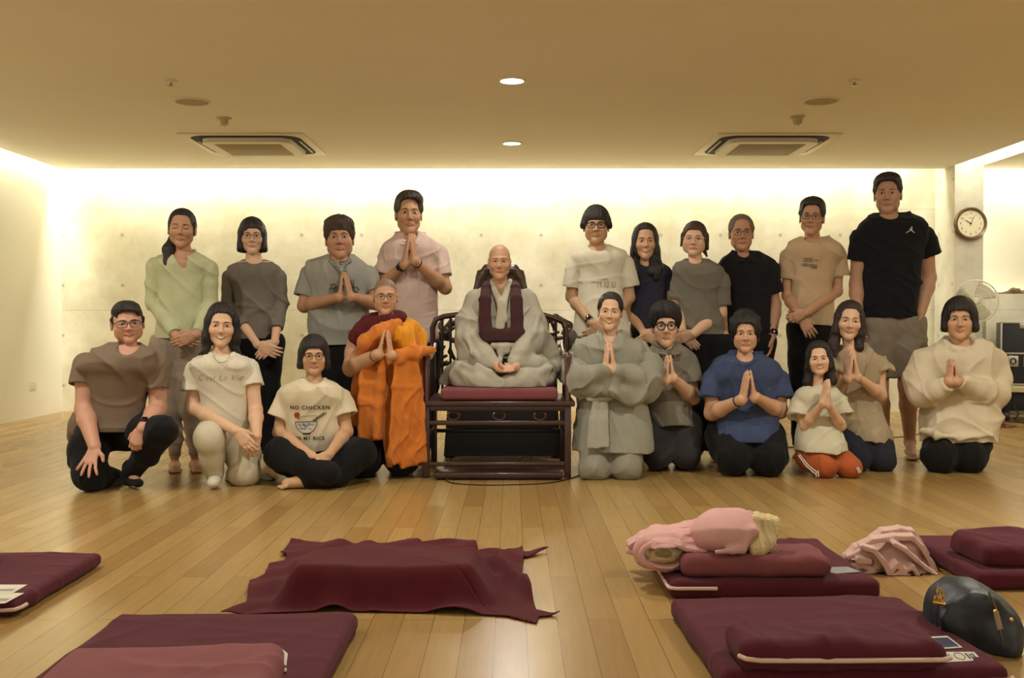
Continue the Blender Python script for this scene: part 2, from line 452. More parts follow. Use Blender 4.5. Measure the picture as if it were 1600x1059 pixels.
def folds(amp, scale=(14, 14, 14), seed=0, ridged=1.0):
    """cloth creases: sparse raised ridges running in drifting directions"""
    r = np.random.RandomState(seed); S = []
    for i in range(8):
        k = r.normal(size=3)*np.array(scale)*(1.15 if i < 5 else 2.3); m = r.normal(size=3)*5.5; S.append((k, r.uniform(0, 6.28), m, r.uniform(0, 6.28)))
    W = [(r.normal(size=3)*7, r.uniform(0, 6.28)) for _ in range(2)]; B = [(r.normal(size=3)*6, r.uniform(0, 6.28)) for _ in range(2)]
    def fn(x, y, z):
        w = sum(np.sin(a[0]*x+a[1]*y+a[2]*z+p) for a, p in W)
        q = .35*sum(np.sin(a[0]*x+a[1]*y+a[2]*z+p) for a, p in B)
        for i, (k, p, m, pm) in enumerate(S):
            t = np.maximum(0, 1-1.5*np.abs(np.sin(.5*(k[0]*x+k[1]*y+k[2]*z+p+1.4*w))))
            q = q+(1.5 if i < 5 else .75)*ridged*t*t*np.clip(.25+np.sin(m[0]*x+m[1]*y+m[2]*z+pm), 0, 1)
        return -amp*(q-.35)
    return fn
def rotm(yaw=0, pitch=0, roll=0):
    """yaw about z, pitch (nod down +) about x, roll about y; degrees"""
    y, p, r = (math.radians(a) for a in (yaw, pitch, roll))
    return np.array(Matrix.Rotation(y, 3, 'Z') @ Matrix.Rotation(p, 3, 'X') @ Matrix.Rotation(r, 3, 'Y'))

# ------------------------------------------------------------------ people
SK = {'light': (214, 168, 132), 'mid': (196, 146, 108), 'tan': (170, 118, 84), 'dark': (150, 100, 72)}
M_SKIN = mat('skin', (.5, .3, .2, 1), rough=.52, attr=True, sss=.12, spec=.35, bump=.05, bscale=300)
M_EYE = mat('eye', (1, 1, 1, 1), rough=.2, attr=True)
M_HAIR = mat('black_hair', srgb(26, 20, 16), rough=.42, bump=.6, bscale=60, stretch=(6, 6, .8), spec=.5)
M_HAIRB = mat('brown_hair', srgb(62, 40, 26), rough=.45, bump=.6, bscale=60, stretch=(6, 6, .8), spec=.5)
M_HAIRG = mat('greying_hair', srgb(112, 98, 78), rough=.6, bump=.6, bscale=80, stretch=(6, 6, .8), spec=.3)
M_FRAME = mat('dark_spectacle_frame', srgb(38, 24, 20), rough=.3)
M_FRAMEL = mat('pale_spectacle_frame', srgb(205, 190, 170), rough=.25)
M_LENS = mat('spectacle_lens', (1, 1, 1, 1), rough=.03, trans=1.0, alpha=.12)
M_BLACKP = mat('black_rubber', srgb(22, 22, 24), rough=.45)
M_TROUS = {}
HX = {}
def rgb(c): return np.array(srgb(*c)[:3])
class Person:
    def __init__(s, crop, Y, label, skin='mid', g=1.0):
        s.ox, s.oy, s.cs = crop; s.Y = Y; s.g = g; s.skin = rgb(tuple(a*.78+b*.22 for a, b in zip(SK[skin] if isinstance(skin, str) else skin, (214, 194, 172))))
        s.body = Fld(); s.cols = []; s.label = label; s.fine = []; s.post = []; s.seed = sum(map(ord, label)) % 1000
        s.zmin = 0
    def px(s, x, y): return s.ox+x/s.cs, s.oy+y/s.cs
    def P(s, x, y, dy=0.0):
        a, b = s.px(x, y); return at(a, b, s.Y+dy)
    def m(s, d, dy=0):      # crop pixels -> metres
        return d/s.cs/F*(s.Y+dy)
    def root(s, x, y=None):
        a, b = s.px(x, 0); p = at(a, 500, s.Y); s.r = empty('person', (p[0], s.Y, s.zmin), s.label, 'person', 'people posing for the group photograph'); return s.r
    # ---- head
    def head(s, ex, ey, chin, neck, dy=0, yaw=0, pitch=0, roll=0, wide=1.0, age=0, smile=0, eyes='open', neck_r=.046, brow=(40, 28, 22), stubble=None, full=0, teeth=False, lip=(160, 92, 78)):
        E = s.P(ex, ey, dy); sc = s.m(chin-ey, dy)/.116/max(.9, math.cos(math.radians(pitch))); R = rotm(yaw+math.degrees(math.atan2(-E[0], s.Y))*.9, pitch, roll)
        s.hs = sc; s.hR = R; s.hE = E; wd = wide
        def q(x, y, z): return E+R@(np.array((x*wd, y+.078, z))*sc)
        s.q = q; f = s.body
        def el(c, r, k=.02, mode='u'): f.el(q(*c), np.array(r)*sc*np.array((wd, 1, 1)), R, k*sc, mode)
        def rc(a, b, ra, rb=None, k=.01, mode='u', flat=None): f.rc(q(*a), q(*b), ra*sc, (rb or ra)*sc, k*sc, mode, flat)
        el((0, .012, .038), (.076, .094, .082))
        el((0, -.018, -.020), (.065, .070, .078), .03)
        rc((-.039, -.004, -.060), (0, -.052, -.094), .025, .020, .03); rc((.039, -.004, -.060), (0, -.052, -.094), .025, .020, .03)
        el((0, -.064, -.100), (.020, .016, .015), .02)
        for sx in (-1, 1):
            el((sx*.040, -.056, -.026), (.025, .024, .022), .02)
            if full: el((sx*.043, -.028, -.052), (.024*full, .032, .034), .03)
            rc((sx*.012, -.083, .020), (sx*.042, -.070, .020), .010, .008, .014)
            el((sx*.031, -.092, .001), (.019, .013, .0115), .012, 's')
            el((sx*.031, -.073, -.001), (.017, .010, .010), .006)
            el((sx*.079, .010, -.006), (.008, .019, .033), .006); el((sx*.086, .004, -.004), (.004, .010, .018), .004, 's')
            rc((sx*.010, -.095, -.035), (sx*.0135, -.088, -.033), .0075, .007, .006)
            if age: rc((sx*.020, -.090, -.030), (sx*.034, -.078, -.060), .0022*age, .002*age, .006, 's')
        rc((0, -.080, .012), (0, -.103, -.028), .0060, .0090, .010)
        el((0, -.102, -.031), (.0100, .0090, .008), .006)
        up = .006*smile
        for a, b in (((-.023, -.075, -.062+up), (0, -.0865, -.0595)), ((0, -.0865, -.0595), (.023, -.075, -.062+up))): rc(a, b, .0030, .0048, .007)
        for a, b in (((-.021, -.075, -.065+up), (0, -.0850, -.0695)), ((0, -.0850, -.0695), (.021, -.075, -.065+up))): rc(a, b, .0030, .0056, .007)
        for a, b in (((-.025, -.081, -.0635+up*1.3), (0, -.0935, -.0645)), ((0, -.0935, -.0645), (.025, -.081, -.0635+up*1.3))): rc(a, b, .0024, .0024, .003, 's')
        nb = s.P(*neck) if len(neck) == 3 else s.P(neck[0], neck[1], dy+.095)
        s.nb = nb
        f.rc(q(0, .030, -.060), nb, neck_r*sc, neck_r*1.08*sc, .014)
        f.rc(nb, nb+np.array((0, .01, -.05)), neck_r*1.1*sc, neck_r*1.5*sc, .03)
        s.fine.append((2, E[2]-.125*sc, E[2]+.06*sc, .0028)); s.fine.append((0, E[0]-.085*sc, E[0]+.085*sc, .0032))
        s.fine.append((1, q(0, -.11, 0)[1], q(0, -.055, 0)[1], .003))
        # colours (lips, cheeks, brows)
        Ri = R.T
        def loc(V):
            u = ((V-E)@Ri.T)/sc-np.array((0, .078, 0)); u[:, 0] /= wd; return u
        s.loc = loc; lipc = rgb(lip); bc = rgb(brow)
        def paint(V, C):
            u = loc(V); near = (np.abs(u) < .2).all(1)
            x, y, z = u[:, 0], u[:, 1], u[:, 2]; ax = np.abs(x)
            m = np.clip(1.25-np.sqrt((x/.025)**2+((z+.0645-up*(ax/.024)**2)/.0092)**2), 0, 1)*3; m = np.clip(m, 0, 1)*(y < -.06)*near
            C[:] = C*(1-m[:, None]*.6)+lipc*m[:, None]*.6
            ck = np.clip(1-np.sqrt(((ax-.042)/.03)**2+((z+.03)/.03)**2), 0, 1)*(y < 0)*near*.35
            C[:] = C*(1-ck[:, None])+C*np.array((1.08, .86, .84))*ck[:, None]
            if stubble is not None:
                st, amt = stubble
                hl = np.clip((z-(.062-np.clip(y+.08, 0, 1)*.55-.5*np.clip(ax-.045, 0, 1)))/.02, 0, 1)*np.clip((z+.035+.0)/.02, 0, 1)*near*amt*(ax < .078)
                C[:] = C*(1-hl[:, None])+rgb(st)*hl[:, None]
        s.cols.append(paint)
        s.face = dict(brow=brow, eyes=eyes, smile=smile, age=age, teeth=teeth)
        return s
    def hand(s, wrist, d, n, t, L=1.0, curl=.3, spread=0.0, thumb=.6):
        """wrist point, finger direction d, palm-facing n, thumb side t"""
        f = s.body; g = s.g*L; d = unit(d); n = unit(n-np.dot(n, d)*d); t = unit(t-np.dot(t, d)*d-np.dot(t, n)*n); W = np.asarray(wrist, float)
        f.rc(W-d*.01*g, W+d*.03*g+t*.004*g, .026*g, .030*g, .012, flat=(n, .55))
        f.rc(W+d*.03*g+t*.018*g, W+d*.085*g+t*.026*g, .018*g, .0125*g, .012, flat=(n, .8))
        f.rc(W+d*.03*g-t*.010*g, W+d*.080*g-t*.026*g, .020*g, .0120*g, .012, flat=(n, .75))
        f.rc(W+d*.04*g, W+d*.082*g, .026*g, .022*g, .012, flat=(n, .5))
        for i, (o, ln, dd) in enumerate(((.029, .070, .086), (.010, .078, .090), (-.009, .073, .088), (-.027, .058, .080))):
            b = W+d*dd*g+t*o*g; a = spread*(o/.028); dr = unit(d+t*a)
            c1 = curl; d1 = unit(dr*math.cos(c1*.6)+n*math.sin(c1*.6)); d2 = unit(dr*math.cos(c1*1.5)+n*math.sin(c1*1.5)); d3 = unit(dr*math.cos(c1*2.2)+n*math.sin(c1*2.2))
            p1 = b+d1*ln*.48*g; p2 = p1+d2*ln*.30*g; p3 = p2+d3*ln*.22*g
            f.chain([b-d*.02*g, p1, p2, p3], [.0092*g, .0086*g, .0080*g, .0068*g], .003)
        tb = W+d*.022*g+t*.026*g; td = unit(t*thumb+d*.9+n*.25); td2 = unit(t*thumb*.3+d+n*.3)
        f.chain([W+d*.012*g+t*.012*g, tb, tb+td*.036*g, tb+td*.036*g+td2*.028*g], [.015*g, .0135*g, .0105*g, .0085*g], .006)
    def arm(s, S, E, W, r=(.044, .038, .025), side=1):
        g = s.g; f = s.body; S, E, W = (np.asarray(p, float) for p in (S, E, W)); S = S-(0, 0, .035)
        M1 = S+(E-S)*.35; M2 = E+(W-E)*.28
        f.chain([S, M1, E], [r[0]*g, r[0]*1.02*g, r[1]*g], .02); f.chain([E, M2, W], [r[1]*g, r[1]*1.06*g, r[2]*g], .02)
    def pray(s, base, tip, Lw, Rw, dy, tilt=.25, L=1.0):
        """palms pressed together; base/tip crop px of the hands, wrists given as points"""
        tp = s.P(tip[0], tip[1], dy+.01)
        for sg, w in ((-1, Lw), (1, Rw)):
            w0 = np.asarray(w, float); o_ = np.asarray(Rw if sg < 0 else Lw, float); ds = np.linalg.norm(o_-w0); w = w0+(o_-w0)*max(0, (ds-.064*s.g)/2/ds); s.body.rc(w0, w, .026*s.g, .025*s.g, .02)
            off = np.array((sg*.0115*s.g*L, 0, 0)); d = tp+off-w
            n = np.array((-sg*1.0, .22, 0)); t = np.array((sg*.15, .9, .2))
            s.hand(w, d, n, t, L=np.linalg.norm(d)/s.g/.172, curl=.06, thumb=.25)
    def foot(s, ankle, toe, L=1.0, r=.034):
        f = s.body; A = np.asarray(ankle, float); T = np.asarray(toe, float); g = s.g*L; d = T-A; d[2] = 0; d = unit(d); sd = np.array((-d[1], d[0], 0))
        H = A-d*.03*g; H[2] = .032*g
        f.rc(H, T-d*.05*g+np.array((0, 0, .0)), .032*g, .030*g, .02, flat=((0, 0, 1), .8)); f.rc(A, T-d*.06*g, .034*g, .024*g, .02)
        for i in range(5):
            o = (-.032+.016*i)*g; b = T-d*.045*g+sd*o; e = T-d*(.004+.006*abs(i-1))*g+sd*o; b[2] = .018*g; e[2] = .010*g
            f.rc(b, e, .0105*g, .0085*g, .004)
    def shirt_loft(s, secs, depth, dy=0, lean=0, fld=None, k=.02, inset=0, p=2.3, mode='u'):
        out = []
        y0 = secs[0][0]
        for q in secs:
            y, a, b = q[:3]
            c = s.P((a+b)/2, y, 0); hw = s.m(b-a)/2
            dp = q[3] if len(q) > 3 else min(depth, hw*.62)
            t = (y-y0)/(secs[-1][0]-y0)
            out.append((c[2], c[0], s.Y+dy+lean*(1-t), hw, dp))
        (fld or s.body).loft(out, k=k, inset=inset, p=p, mode=mode)
        return out
    # ---- finish
    def build_body(s, vox=(.0045, .0045, .006), parent=None):
        v, q = s.body.mesh(vox, fine=s.fine)
        C = np.tile(s.skin.astype(np.float32), (len(v), 1))
        for fn in s.cols: fn(v, C)
        o = mesh_obj('body', v, q, M_SKIN, s.r, cols=C); s.bo = o
        m = o.data; bmn = [tuple(x.co) for x in m.vertices]
        sub = None
        # only the face part for fast ray tests
        u = s.loc(v.copy()); keep = (np.abs(u) < .15).all(1); kf = keep[q].all(1); mp = np.cumsum(keep)-1
        s.fbvh = BVHTree.FromPolygons([tuple(map(float, x)) for x in v[keep]], [tuple(int(i) for i in f) for f in mp[q[kf]]])
        s.eyes(); return o
    def onface(s, x, z, off=.0):
        a = s.q(x, -.25, z); dr = s.hR@np.array((0, 1., 0))
        h = s.fbvh.ray_cast(Vector(map(float, a)), Vector(map(float, dr)))
        if h[0] is None: return s.q(x, -.075, z)
        return np.array(h[0])-dr*off*s.hs
    def eyes(s):
        sc = s.hs; R = s.hR; f = s.face
        for sx in (-1, 1):
            if f['eyes'] != 'closed':
                w, hgt = .0145, (.0050 if f['eyes'] == 'open' else .0032)
                c = s.onface(sx*.031, .0, -.0020)
                n1, n2 = 20, 12; V = []; C = []
                for i in range(n2+1):
                    th = math.pi*i/n2
                    for j in range(n1):
                        ph = 2*math.pi*j/n1
                        x, y, z = math.sin(th)*math.cos(ph), -math.cos(th), math.sin(th)*math.sin(ph)
                        V.append(c+R@(np.array((x*w, y*.0065, z*hgt))*sc))
                        rr = math.hypot(x*w, z*hgt)
                        C.append(rgb((30, 18, 12)) if (rr < .0064 and y < 0) else rgb((196, 178, 158)))
                Fc = [(i*n1+j, i*n1+(j+1) % n1, (i+1)*n1+(j+1) % n1, (i+1)*n1+j) for i in range(n2) for j in range(n1)]
                mesh_obj('eye', V, Fc, M_EYE, s.bo, cols=np.array(C))
            mb = MB(); pts = [s.onface(sx*(.031+.0165*t), (.0052 if f['eyes'] != 'closed' else -.003)*(1-t*t)*(1 if f['eyes'] != 'closed' else 1)-(.001*t if sx*t > 0 else .001), .001) for t in np.linspace(-1, 1, 7)]
            mb.tube(pts, [.0009*sc, .0017*sc, .0022*sc, .0023*sc, .0022*sc, .0017*sc, .0009*sc], 6); mb.build('eyelash', mat('eyelash', srgb(34, 20, 16), rough=.7), s.bo)
            mb = MB(); pts = [s.onface(sx*(.013+.036*t), .0195+.0045*math.sin(t*2.3)-.003*t, .0) for t in np.linspace(0, 1, 6)]
            mb.tube(pts, [.0016*sc, .0026*sc, .0027*sc, .0023*sc, .0016*sc, .0008*sc], 6, flat=(tuple(R@np.array((0, 1., 0))), .5)); mb.build('eyebrow', mat('eyebrow_%d_%d_%d' % tuple(f['brow']), srgb(*f['brow']), rough=.8), s.bo)
        if f['teeth']:
            mb = MB(); pts = [s.onface(x, -.0635+.006*f['smile']*(x/.024)**2, .0010) for x in np.linspace(-.017, .017, 7)]
            mb.tube(pts, [.001*sc, .0028*sc, .0034*sc, .0036*sc, .0034*sc, .0028*sc, .001*sc], 8, flat=(tuple(R@np.array((0, 1., 0))), .4)); mb.build('teeth', mat('teeth', srgb(225, 214, 195), rough=.3), s.bo)
    def glasses(s, shape='rect', m=None, r=.0012, w=.021, h=.0145, dz=-.002, k=0):
        mb = MB(); sc = s.hs; m = m or M_FRAME; lens = MB()
        yb = -.098
        def pt(x, z, y=None): return s.q(x, (yb+abs(x)**2*5.5) if y is None else y, z)
        for sx in (-1, 1):
            loop = []; lc = []
            for i in range(28):
                a = 2*math.pi*i/28; c, sn = math.cos(a), math.sin(a)
                if shape == 'rect': pw = .45; x = w*math.copysign(abs(c)**pw, c); z = h*math.copysign(abs(sn)**pw, sn)
                else: x = w*c; z = h*sn
                loop.append(pt(sx*.032+x, dz+z))
            mb.tube(loop, r*sc, 6, closed=True)
            vs = [lens.bm.verts.new(Vector(map(float, p))) for p in loop]; lens.bm.faces.new(vs)
            mb.tube([pt(sx*(.032+w), dz+h*.5), s.q(sx*.074, yb+.035, dz+h*.4), s.q(sx*.081, -.02, .002), s.q(sx*.083, .01, .002)], r*sc, 6)
        mb.tube([pt(-.032+w, dz+h*.3), pt(0, dz+h*.45), pt(.032-w, dz+h*.3)], r*sc, 6)
        g = mb.build('glasses', m, s.r); lens.build('lens', M_LENS, g)
        return g
    def garment(s, name, f, material, vox=.006, fold=.004, scale=(16, 16, 9), ridged=.7, seed=0, lo=None, hi=None, subs=None, fine=None):
        if fold: f.ops.insert(f.__dict__.get('dins', len(f.ops)), ('d', 0, None, None, folds(fold, scale, s.seed+seed, ridged)))
        v, q = f.mesh(vox, fine=fine)
        v[:, 2] = np.maximum(v[:, 2], .002)
        return mesh_obj(name, v, q, material, s.r)
    def hair(s, style='short', m=None, vol=1.0, part=0.0, open_=(0, -.110, -.020, .060, .072, .094), extra=(), side=-.02, back=-.05, streak=.0022, name='hair', cut=(), top=0, lift=.010):
        """open_: ellipsoid of the face opening in head units"""
        f = Fld(); sc = s.hs; R = s.hR; q = s.q
        def el(c, r, k=.02, mode='u'): f.el(q(*c), np.array(r)*sc, R, k*sc, mode)
        def rc(a, b, ra, rb=None, k=.02, mode='u', flat=None): f.rc(q(*a), q(*b), ra*sc, (rb or ra)*sc, k*sc, mode, flat)
        v = vol
        el((0, .016, .042+top), (.083*v, .103*v, .090*v))
        if style in ('short', 'male'):
            for sx in (-1, 1): rc((sx*.073*v, -.012, .03), (sx*.074*v, -.006, side), .012, .008, .02)
            el((0, .05, -.01), (.070*v, .062*v, .06*v))
            f.bx(q(0, .0, back-.10), np.array((.2, .2, .10))*sc, R, .01, .01*sc, 's')
            f.bx(q(0, -.10, side-.06), np.array((.2, .105, .06))*sc, R, .005, .01*sc, 's')
            for sx in (-1, 1): el((sx*.090*v, .006, -.012), (.022, .026, .036), .006, 's')
        if style == 'bob':
            for sx in (-1, 1):
                rc((sx*.070*v, -.002, .02), (sx*.076*v, .0, back+.02), .026, .028, .03, flat=((1, 0, 0), .8))
                rc((sx*.066*v, -.030, .02), (sx*.076*v, -.030, back+.03), .014, .018, .02)
            el((0, .045, (back)/2+.02), (.080*v, .068*v, .075+abs(back)*.5), .03)
            f.bx(q(0, 0, back-.15), np.array((.3, .3, .15))*sc, R, .01, .012*sc, 's')
        if style == 'pulled':
            el((0, .03, .0), (.079*v, .085*v, .075*v), .03)
            f.bx(q(0, .0, back-.12), np.array((.2, .3, .12))*sc, R, .01, .02*sc, 's')
        for e in extra: (rc if len(e[0]) == 3 and e[-1] == 'rc' else el)(*e[:-1])
        ox = list(open_); ox[2] += lift; f.bx(q(part*.012, ox[1], ox[2]-.004), np.array((ox[3]*.98, ox[4], ox[5]*.94))*sc, R, .034*sc, .010*sc, 's')
        for e in cut: el(*e, mode='s')
        if streak:
            rs = np.random.RandomState(s.seed); ks = rs.uniform(110, 300, (5,)); ph = rs.uniform(0, 6, (5,)); E = s.hE
            def fn(x, y, z):
                a = np.arctan2(y-(E[1]+.09*sc), x-E[0]); u = a*.09/1.0
                return streak*sum(np.sin(k*u*2.2+p+3*np.sin(z*22+p)) for k, p in zip(ks, ph))/2.6
            f.disp(fn)
        vv, qq = f.mesh(.0042)
        return mesh_obj(name, vv, qq, m or M_HAIR, s.r)
def text_on(s, target_o, items, material, name='print', parent=None, dyn=.0055, axis_dir=(0, 1, 0)):
    """letters and drawn shapes laid on cloth: items = list of (polygons in world x,z); drapes them onto the target"""
    me = target_o.data; v = np.empty(len(me.vertices)*3, np.float32); me.vertices.foreach_get('co', v); v = v.reshape(-1, 3)
    mw = target_o.matrix_world if False else None
    off = np.array(target_o.parent.location) if False else np.zeros(3)
    lo, hi = items['lo'], items['hi']
    keep = (v[:, 0] > lo[0]-.03) & (v[:, 0] < hi[0]+.03) & (v[:, 2] > lo[1]-.03) & (v[:, 2] < hi[1]+.03)
    fs = [tuple(p.vertices) for p in me.polygons if all(keep[i] for i in p.vertices)]
    idx = np.cumsum(keep)-1
    bvh = BVHTree.FromPolygons([tuple(map(float, a)) for a in v[keep]], [tuple(int(idx[i]) for i in f) for f in fs])
    bm = items['bm']
    for vt in bm.verts:
        h = bvh.ray_cast(Vector((vt.co.x, items['y']-1.0, vt.co.z)), Vector((0, 1, 0)))
        y = h[0].y if h[0] is not None else items['y']
        vt.co.y = y-dyn-vt.co.y*.0
    me2 = bpy.data.meshes.new(name); bm.to_mesh(me2); bm.free(); me2.materials.append(material)
    o = bpy.data.objects.new(name, me2); COL.objects.link(o); o.parent = parent or target_o; o.matrix_parent_inverse = (parent or target_o).matrix_basis.inverted() if False else Matrix()
    return o
def glyphs(text, size, bold=0.0, shear=0.0, spacing=1.0):
    c = bpy.data.curves.new('glyphs', 'FONT'); c.body = text; c.size = size; c.align_x = 'CENTER'; c.offset = bold; c.shear = shear; c.space_character = spacing; c.resolution_u = 4
    o = bpy.data.objects.new('glyphs', c); COL.objects.link(o); dg = bpy.context.evaluated_depsgraph_get(); me = bpy.data.meshes.new_from_object(o.evaluated_get(dg)); bpy.data.objects.remove(o)
    bm = bmesh.new(); bm.from_mesh(me); bpy.data.meshes.remove(me); return bm
class Print:
    """flat printed artwork in the x-z plane, later draped onto a garment"""
    def __init__(s): s.bm = bmesh.new()
    def text(s, t, x, z, size, **k):
        b = glyphs(t, size, **k); me = bpy.data.meshes.new('t'); b.to_mesh(me); b.free(); n0 = len(s.bm.verts); s.bm.from_mesh(me); bpy.data.meshes.remove(me); s.bm.verts.ensure_lookup_table()
        for v in s.bm.verts[n0:]: v.co = Vector((v.co.x+x, 0, v.co.y+z))
        return s
    def poly(s, pts):
        c = [s.bm.verts.new((x, 0, z)) for x, z in pts]; s.bm.faces.new(c); return s
    def line(s, pts, w):
        for (a, b) in zip(pts, pts[1:]):
            n = max(1, int(math.hypot(b[0]-a[0], b[1]-a[1])/.012)); d = unit((b[0]-a[0], b[1]-a[1])); p = np.array((-d[1], d[0]))*w/2
            for i in range(n):
                u = np.array(a)+(np.array(b)-a)*i/n; v = np.array(a)+(np.array(b)-a)*(i+1)/n
                s.poly([u-p, v-p, v+p, u+p])
        return s
    def items(s, y):
        bmesh.ops.triangulate(s.bm, faces=s.bm.faces)
        for _ in range(3):
            es = [e for e in s.bm.edges if e.calc_length() > .007]
            if es: bmesh.ops.subdivide_edges(s.bm, edges=es, cuts=1); bmesh.ops.triangulate(s.bm, faces=s.bm.faces)
        xs = [v.co.x for v in s.bm.verts]; zs = [v.co.z for v in s.bm.verts]
        return dict(bm=s.bm, y=y, lo=(min(xs), min(zs)), hi=(max(xs), max(zs)))

CR = dict(A=(80, 420, 2.942), B=(200, 300, 3.782), C=(400, 300, 3.782), D=(400, 480, 3.53), E=(640, 360, 4.073), F=(860, 300, 4.073), G=(870, 500, 3.922),
          H=(1090, 300, 4.073), I=(1080, 470, 3.529), J=(1300, 250, 3.923), K=(1340, 440, 3.208))
TEE = lambda n, c, **k: cloth('cloth_'+n, c, **k)
M_BLACKT = cloth('cloth_black_trousers', (17, 16, 17), mottle=.15)
def want(n): return True
def X(p, x, dy, z): a = p.P(x, 0, dy); return np.array((a[0], p.Y+dy, z))
def tee(p, name, m, secs, depth, sleeves=(), neck=None, vneck=None, lean=0, dy=0, fold=.006, k=.014, vox=.0055, scale=(14, 14, 10), pp=2.3, extra=None, hollow=True, ridged=1.2, ins=.016):
    f = Fld(); p.shirt_loft(secs, depth, dy, lean, f, k=0, p=pp)
    p.shirt_loft(secs, depth, dy, lean, p.body, k=.02, inset=ins, p=pp)
    for S in sleeves:
        pts = [np.asarray(q, float) for q in S[0]]; rs = S[1]; pts[0] = pts[0]-(0, 0, .024)
        f.chain(pts, rs, k, fe=True)
    if extra: extra(f)
    f.disp(folds(fold, scale, p.seed, ridged))
    for S in sleeves:
        if not hollow: continue
        pts = S[0]; rs = S[1]; a, b = np.asarray(pts[-2], float), np.asarray(pts[-1], float); d = unit(b-a)
        f.rc(b-d*.010, b+d*.03, rs[-1]-.018, rs[-1]-.014, .004, 's')
    if neck:
        x, y, rx, rz = neck[:4]; nd = neck[4] if len(neck) > 4 else -.035
        f.el(p.P(x, y, dy+lean-.09)-(0, .17, 0), (p.m(rx*1.03), .29, p.m(rz*.88)), k=.006, mode='s')
    if vneck:
        x0, y0, r0, x1, y1 = vneck
        a = p.P(x0, y0, dy+lean-.06); b = p.P(x1, y1, dy+lean-.12); f.rc(a, b, p.m(r0), .006, .005, 's', flat=((0, 1, 0), 3))
    v, q = f.mesh(vox); v[:, 2] = np.maximum(v[:, 2], .002)
    return mesh_obj(name, v, q, m, p.r)
def legs(p, m, chains, hip=None, fold=.005, vox=.0065, name='trousers', k=.03, body=True, scale=(16, 16, 9), cut=None, flat_ends=True, secs=None, ridged=.8, extra=None, bk=None):
    f = Fld()
    if secs: p.shirt_loft(secs[0], secs[1], secs[2] if len(secs) > 2 else 0, 0, f, k=0)
    fl = ((0, 1, 0), .80) if flat_ends else None
    if hip: f.rc(hip[0], hip[1], hip[2], hip[2], k, flat=fl)
    for c in chains:
        f.chain([np.asarray(q) for q in c[0]], c[1], k, fe=flat_ends, flat=fl)
        if body: p.body.chain([np.asarray(q) for q in c[0]], [max(r*.74-.008, .03) for r in c[1]], .02, flat=fl)
    if hip and body: p.body.rc(hip[0], hip[1], hip[2]*.7, hip[2]*.7, .03, flat=fl)
    if extra: extra(f)
    f.disp(folds(fold, scale, p.seed+3, ridged))
    if cut: cut(f)
    if flat_ends and hip: f.bx((hip[0]+hip[1])/2+(0, 0, .06+.3), (.5, .5, .3), None, .005, .01, 's')
    v, q = f.mesh(vox); v[:, 2] = np.maximum(v[:, 2], .002)
    return mesh_obj(name, v, q, m, p.r)
def collar(p, m, c, rx, ry, h=.02, drop=.035, name='collar', openx=.018, parent=None, tilt=.012):
    """folded shirt collar round the neck: c centre (world), rx, ry half sizes"""
    f = Fld(); c = np.asarray(c, float); pts = []
    for i in range(17):
        a = math.radians(-90+14+332*i/16); x, y = rx*math.cos(a), ry*math.sin(a)
        pts.append(c+np.array((x, y, tilt*(y/ry)-.008*(y < 0))))
    for a, b in zip(pts, pts[1:]):
        o1 = unit(a-c)*.014; o2 = unit(b-c)*.014
        f.rc(a, b, .007, .007, .006); f.rc(a+o1-(0, 0, .014), b+o2-(0, 0, .014), .0065, .0065, .012)
    for sg, q in ((-1, pts[-1]), (1, pts[0])):
        n = unit((sg*.35, -.75, .55)); sd = c+np.array((sg*rx*.9, -ry*.45, -.008))
        f.rc(q+np.array((sg*.010, .0, -.014)), sd+np.array((sg*.010, .0, -.012)), .015, .014, .012, flat=(n, .30))
        f.rc(q+np.array((sg*.010, .0, -.014)), q+np.array((sg*.026, -.004, -drop*.8)), .012, .004, .012, flat=(n, .30))
    v, qq = f.mesh(.0035); return mesh_obj(name, v, qq, m, parent or p.r)
def watch(p, c, axis, r, m=None, name='wristwatch', face=True, wd=.011, th=.004):
    mb = MB(); axis = Vector(unit(axis)); u = axis.orthogonal().normalized(); v = axis.cross(u); c = Vector(map(float, c))
    pts = [c+u*r*math.cos(a)+v*r*math.sin(a) for a in np.linspace(0, 2*math.pi, 20, endpoint=False)]
    mb.tube(pts, wd, 8, closed=True, flat=None)
    for vt in mb.bm.verts:
        d = vt.co-c; ax = axis*d.dot(axis); rad = d-ax; L = rad.length; vt.co = c+ax+rad.normalized()*(r+(L-r)*th/wd)
    o = mb.build(name, m or M_BLACKP, p.r)
    if face:
        mb = MB(); d = Vector((0, -1, .3)); d = (d-axis*d.dot(axis)).normalized(); cc = c+d*(r+.004); sd = axis.cross(d)
        b = mb.box((-.017, -.015, -.005), (.017, .015, .005), .004)
        M = Matrix((axis, sd, d)).transposed()
        for vt in mb.bm.verts: vt.co = cc+M@vt.co
        mb.build('watch_case', mat('watch_glass', srgb(14, 14, 16), rough=.12), o)
    return o
def std_arm(p, S, E, W, r=(.042, .036, .025)): p.arm(S, E, W, r)

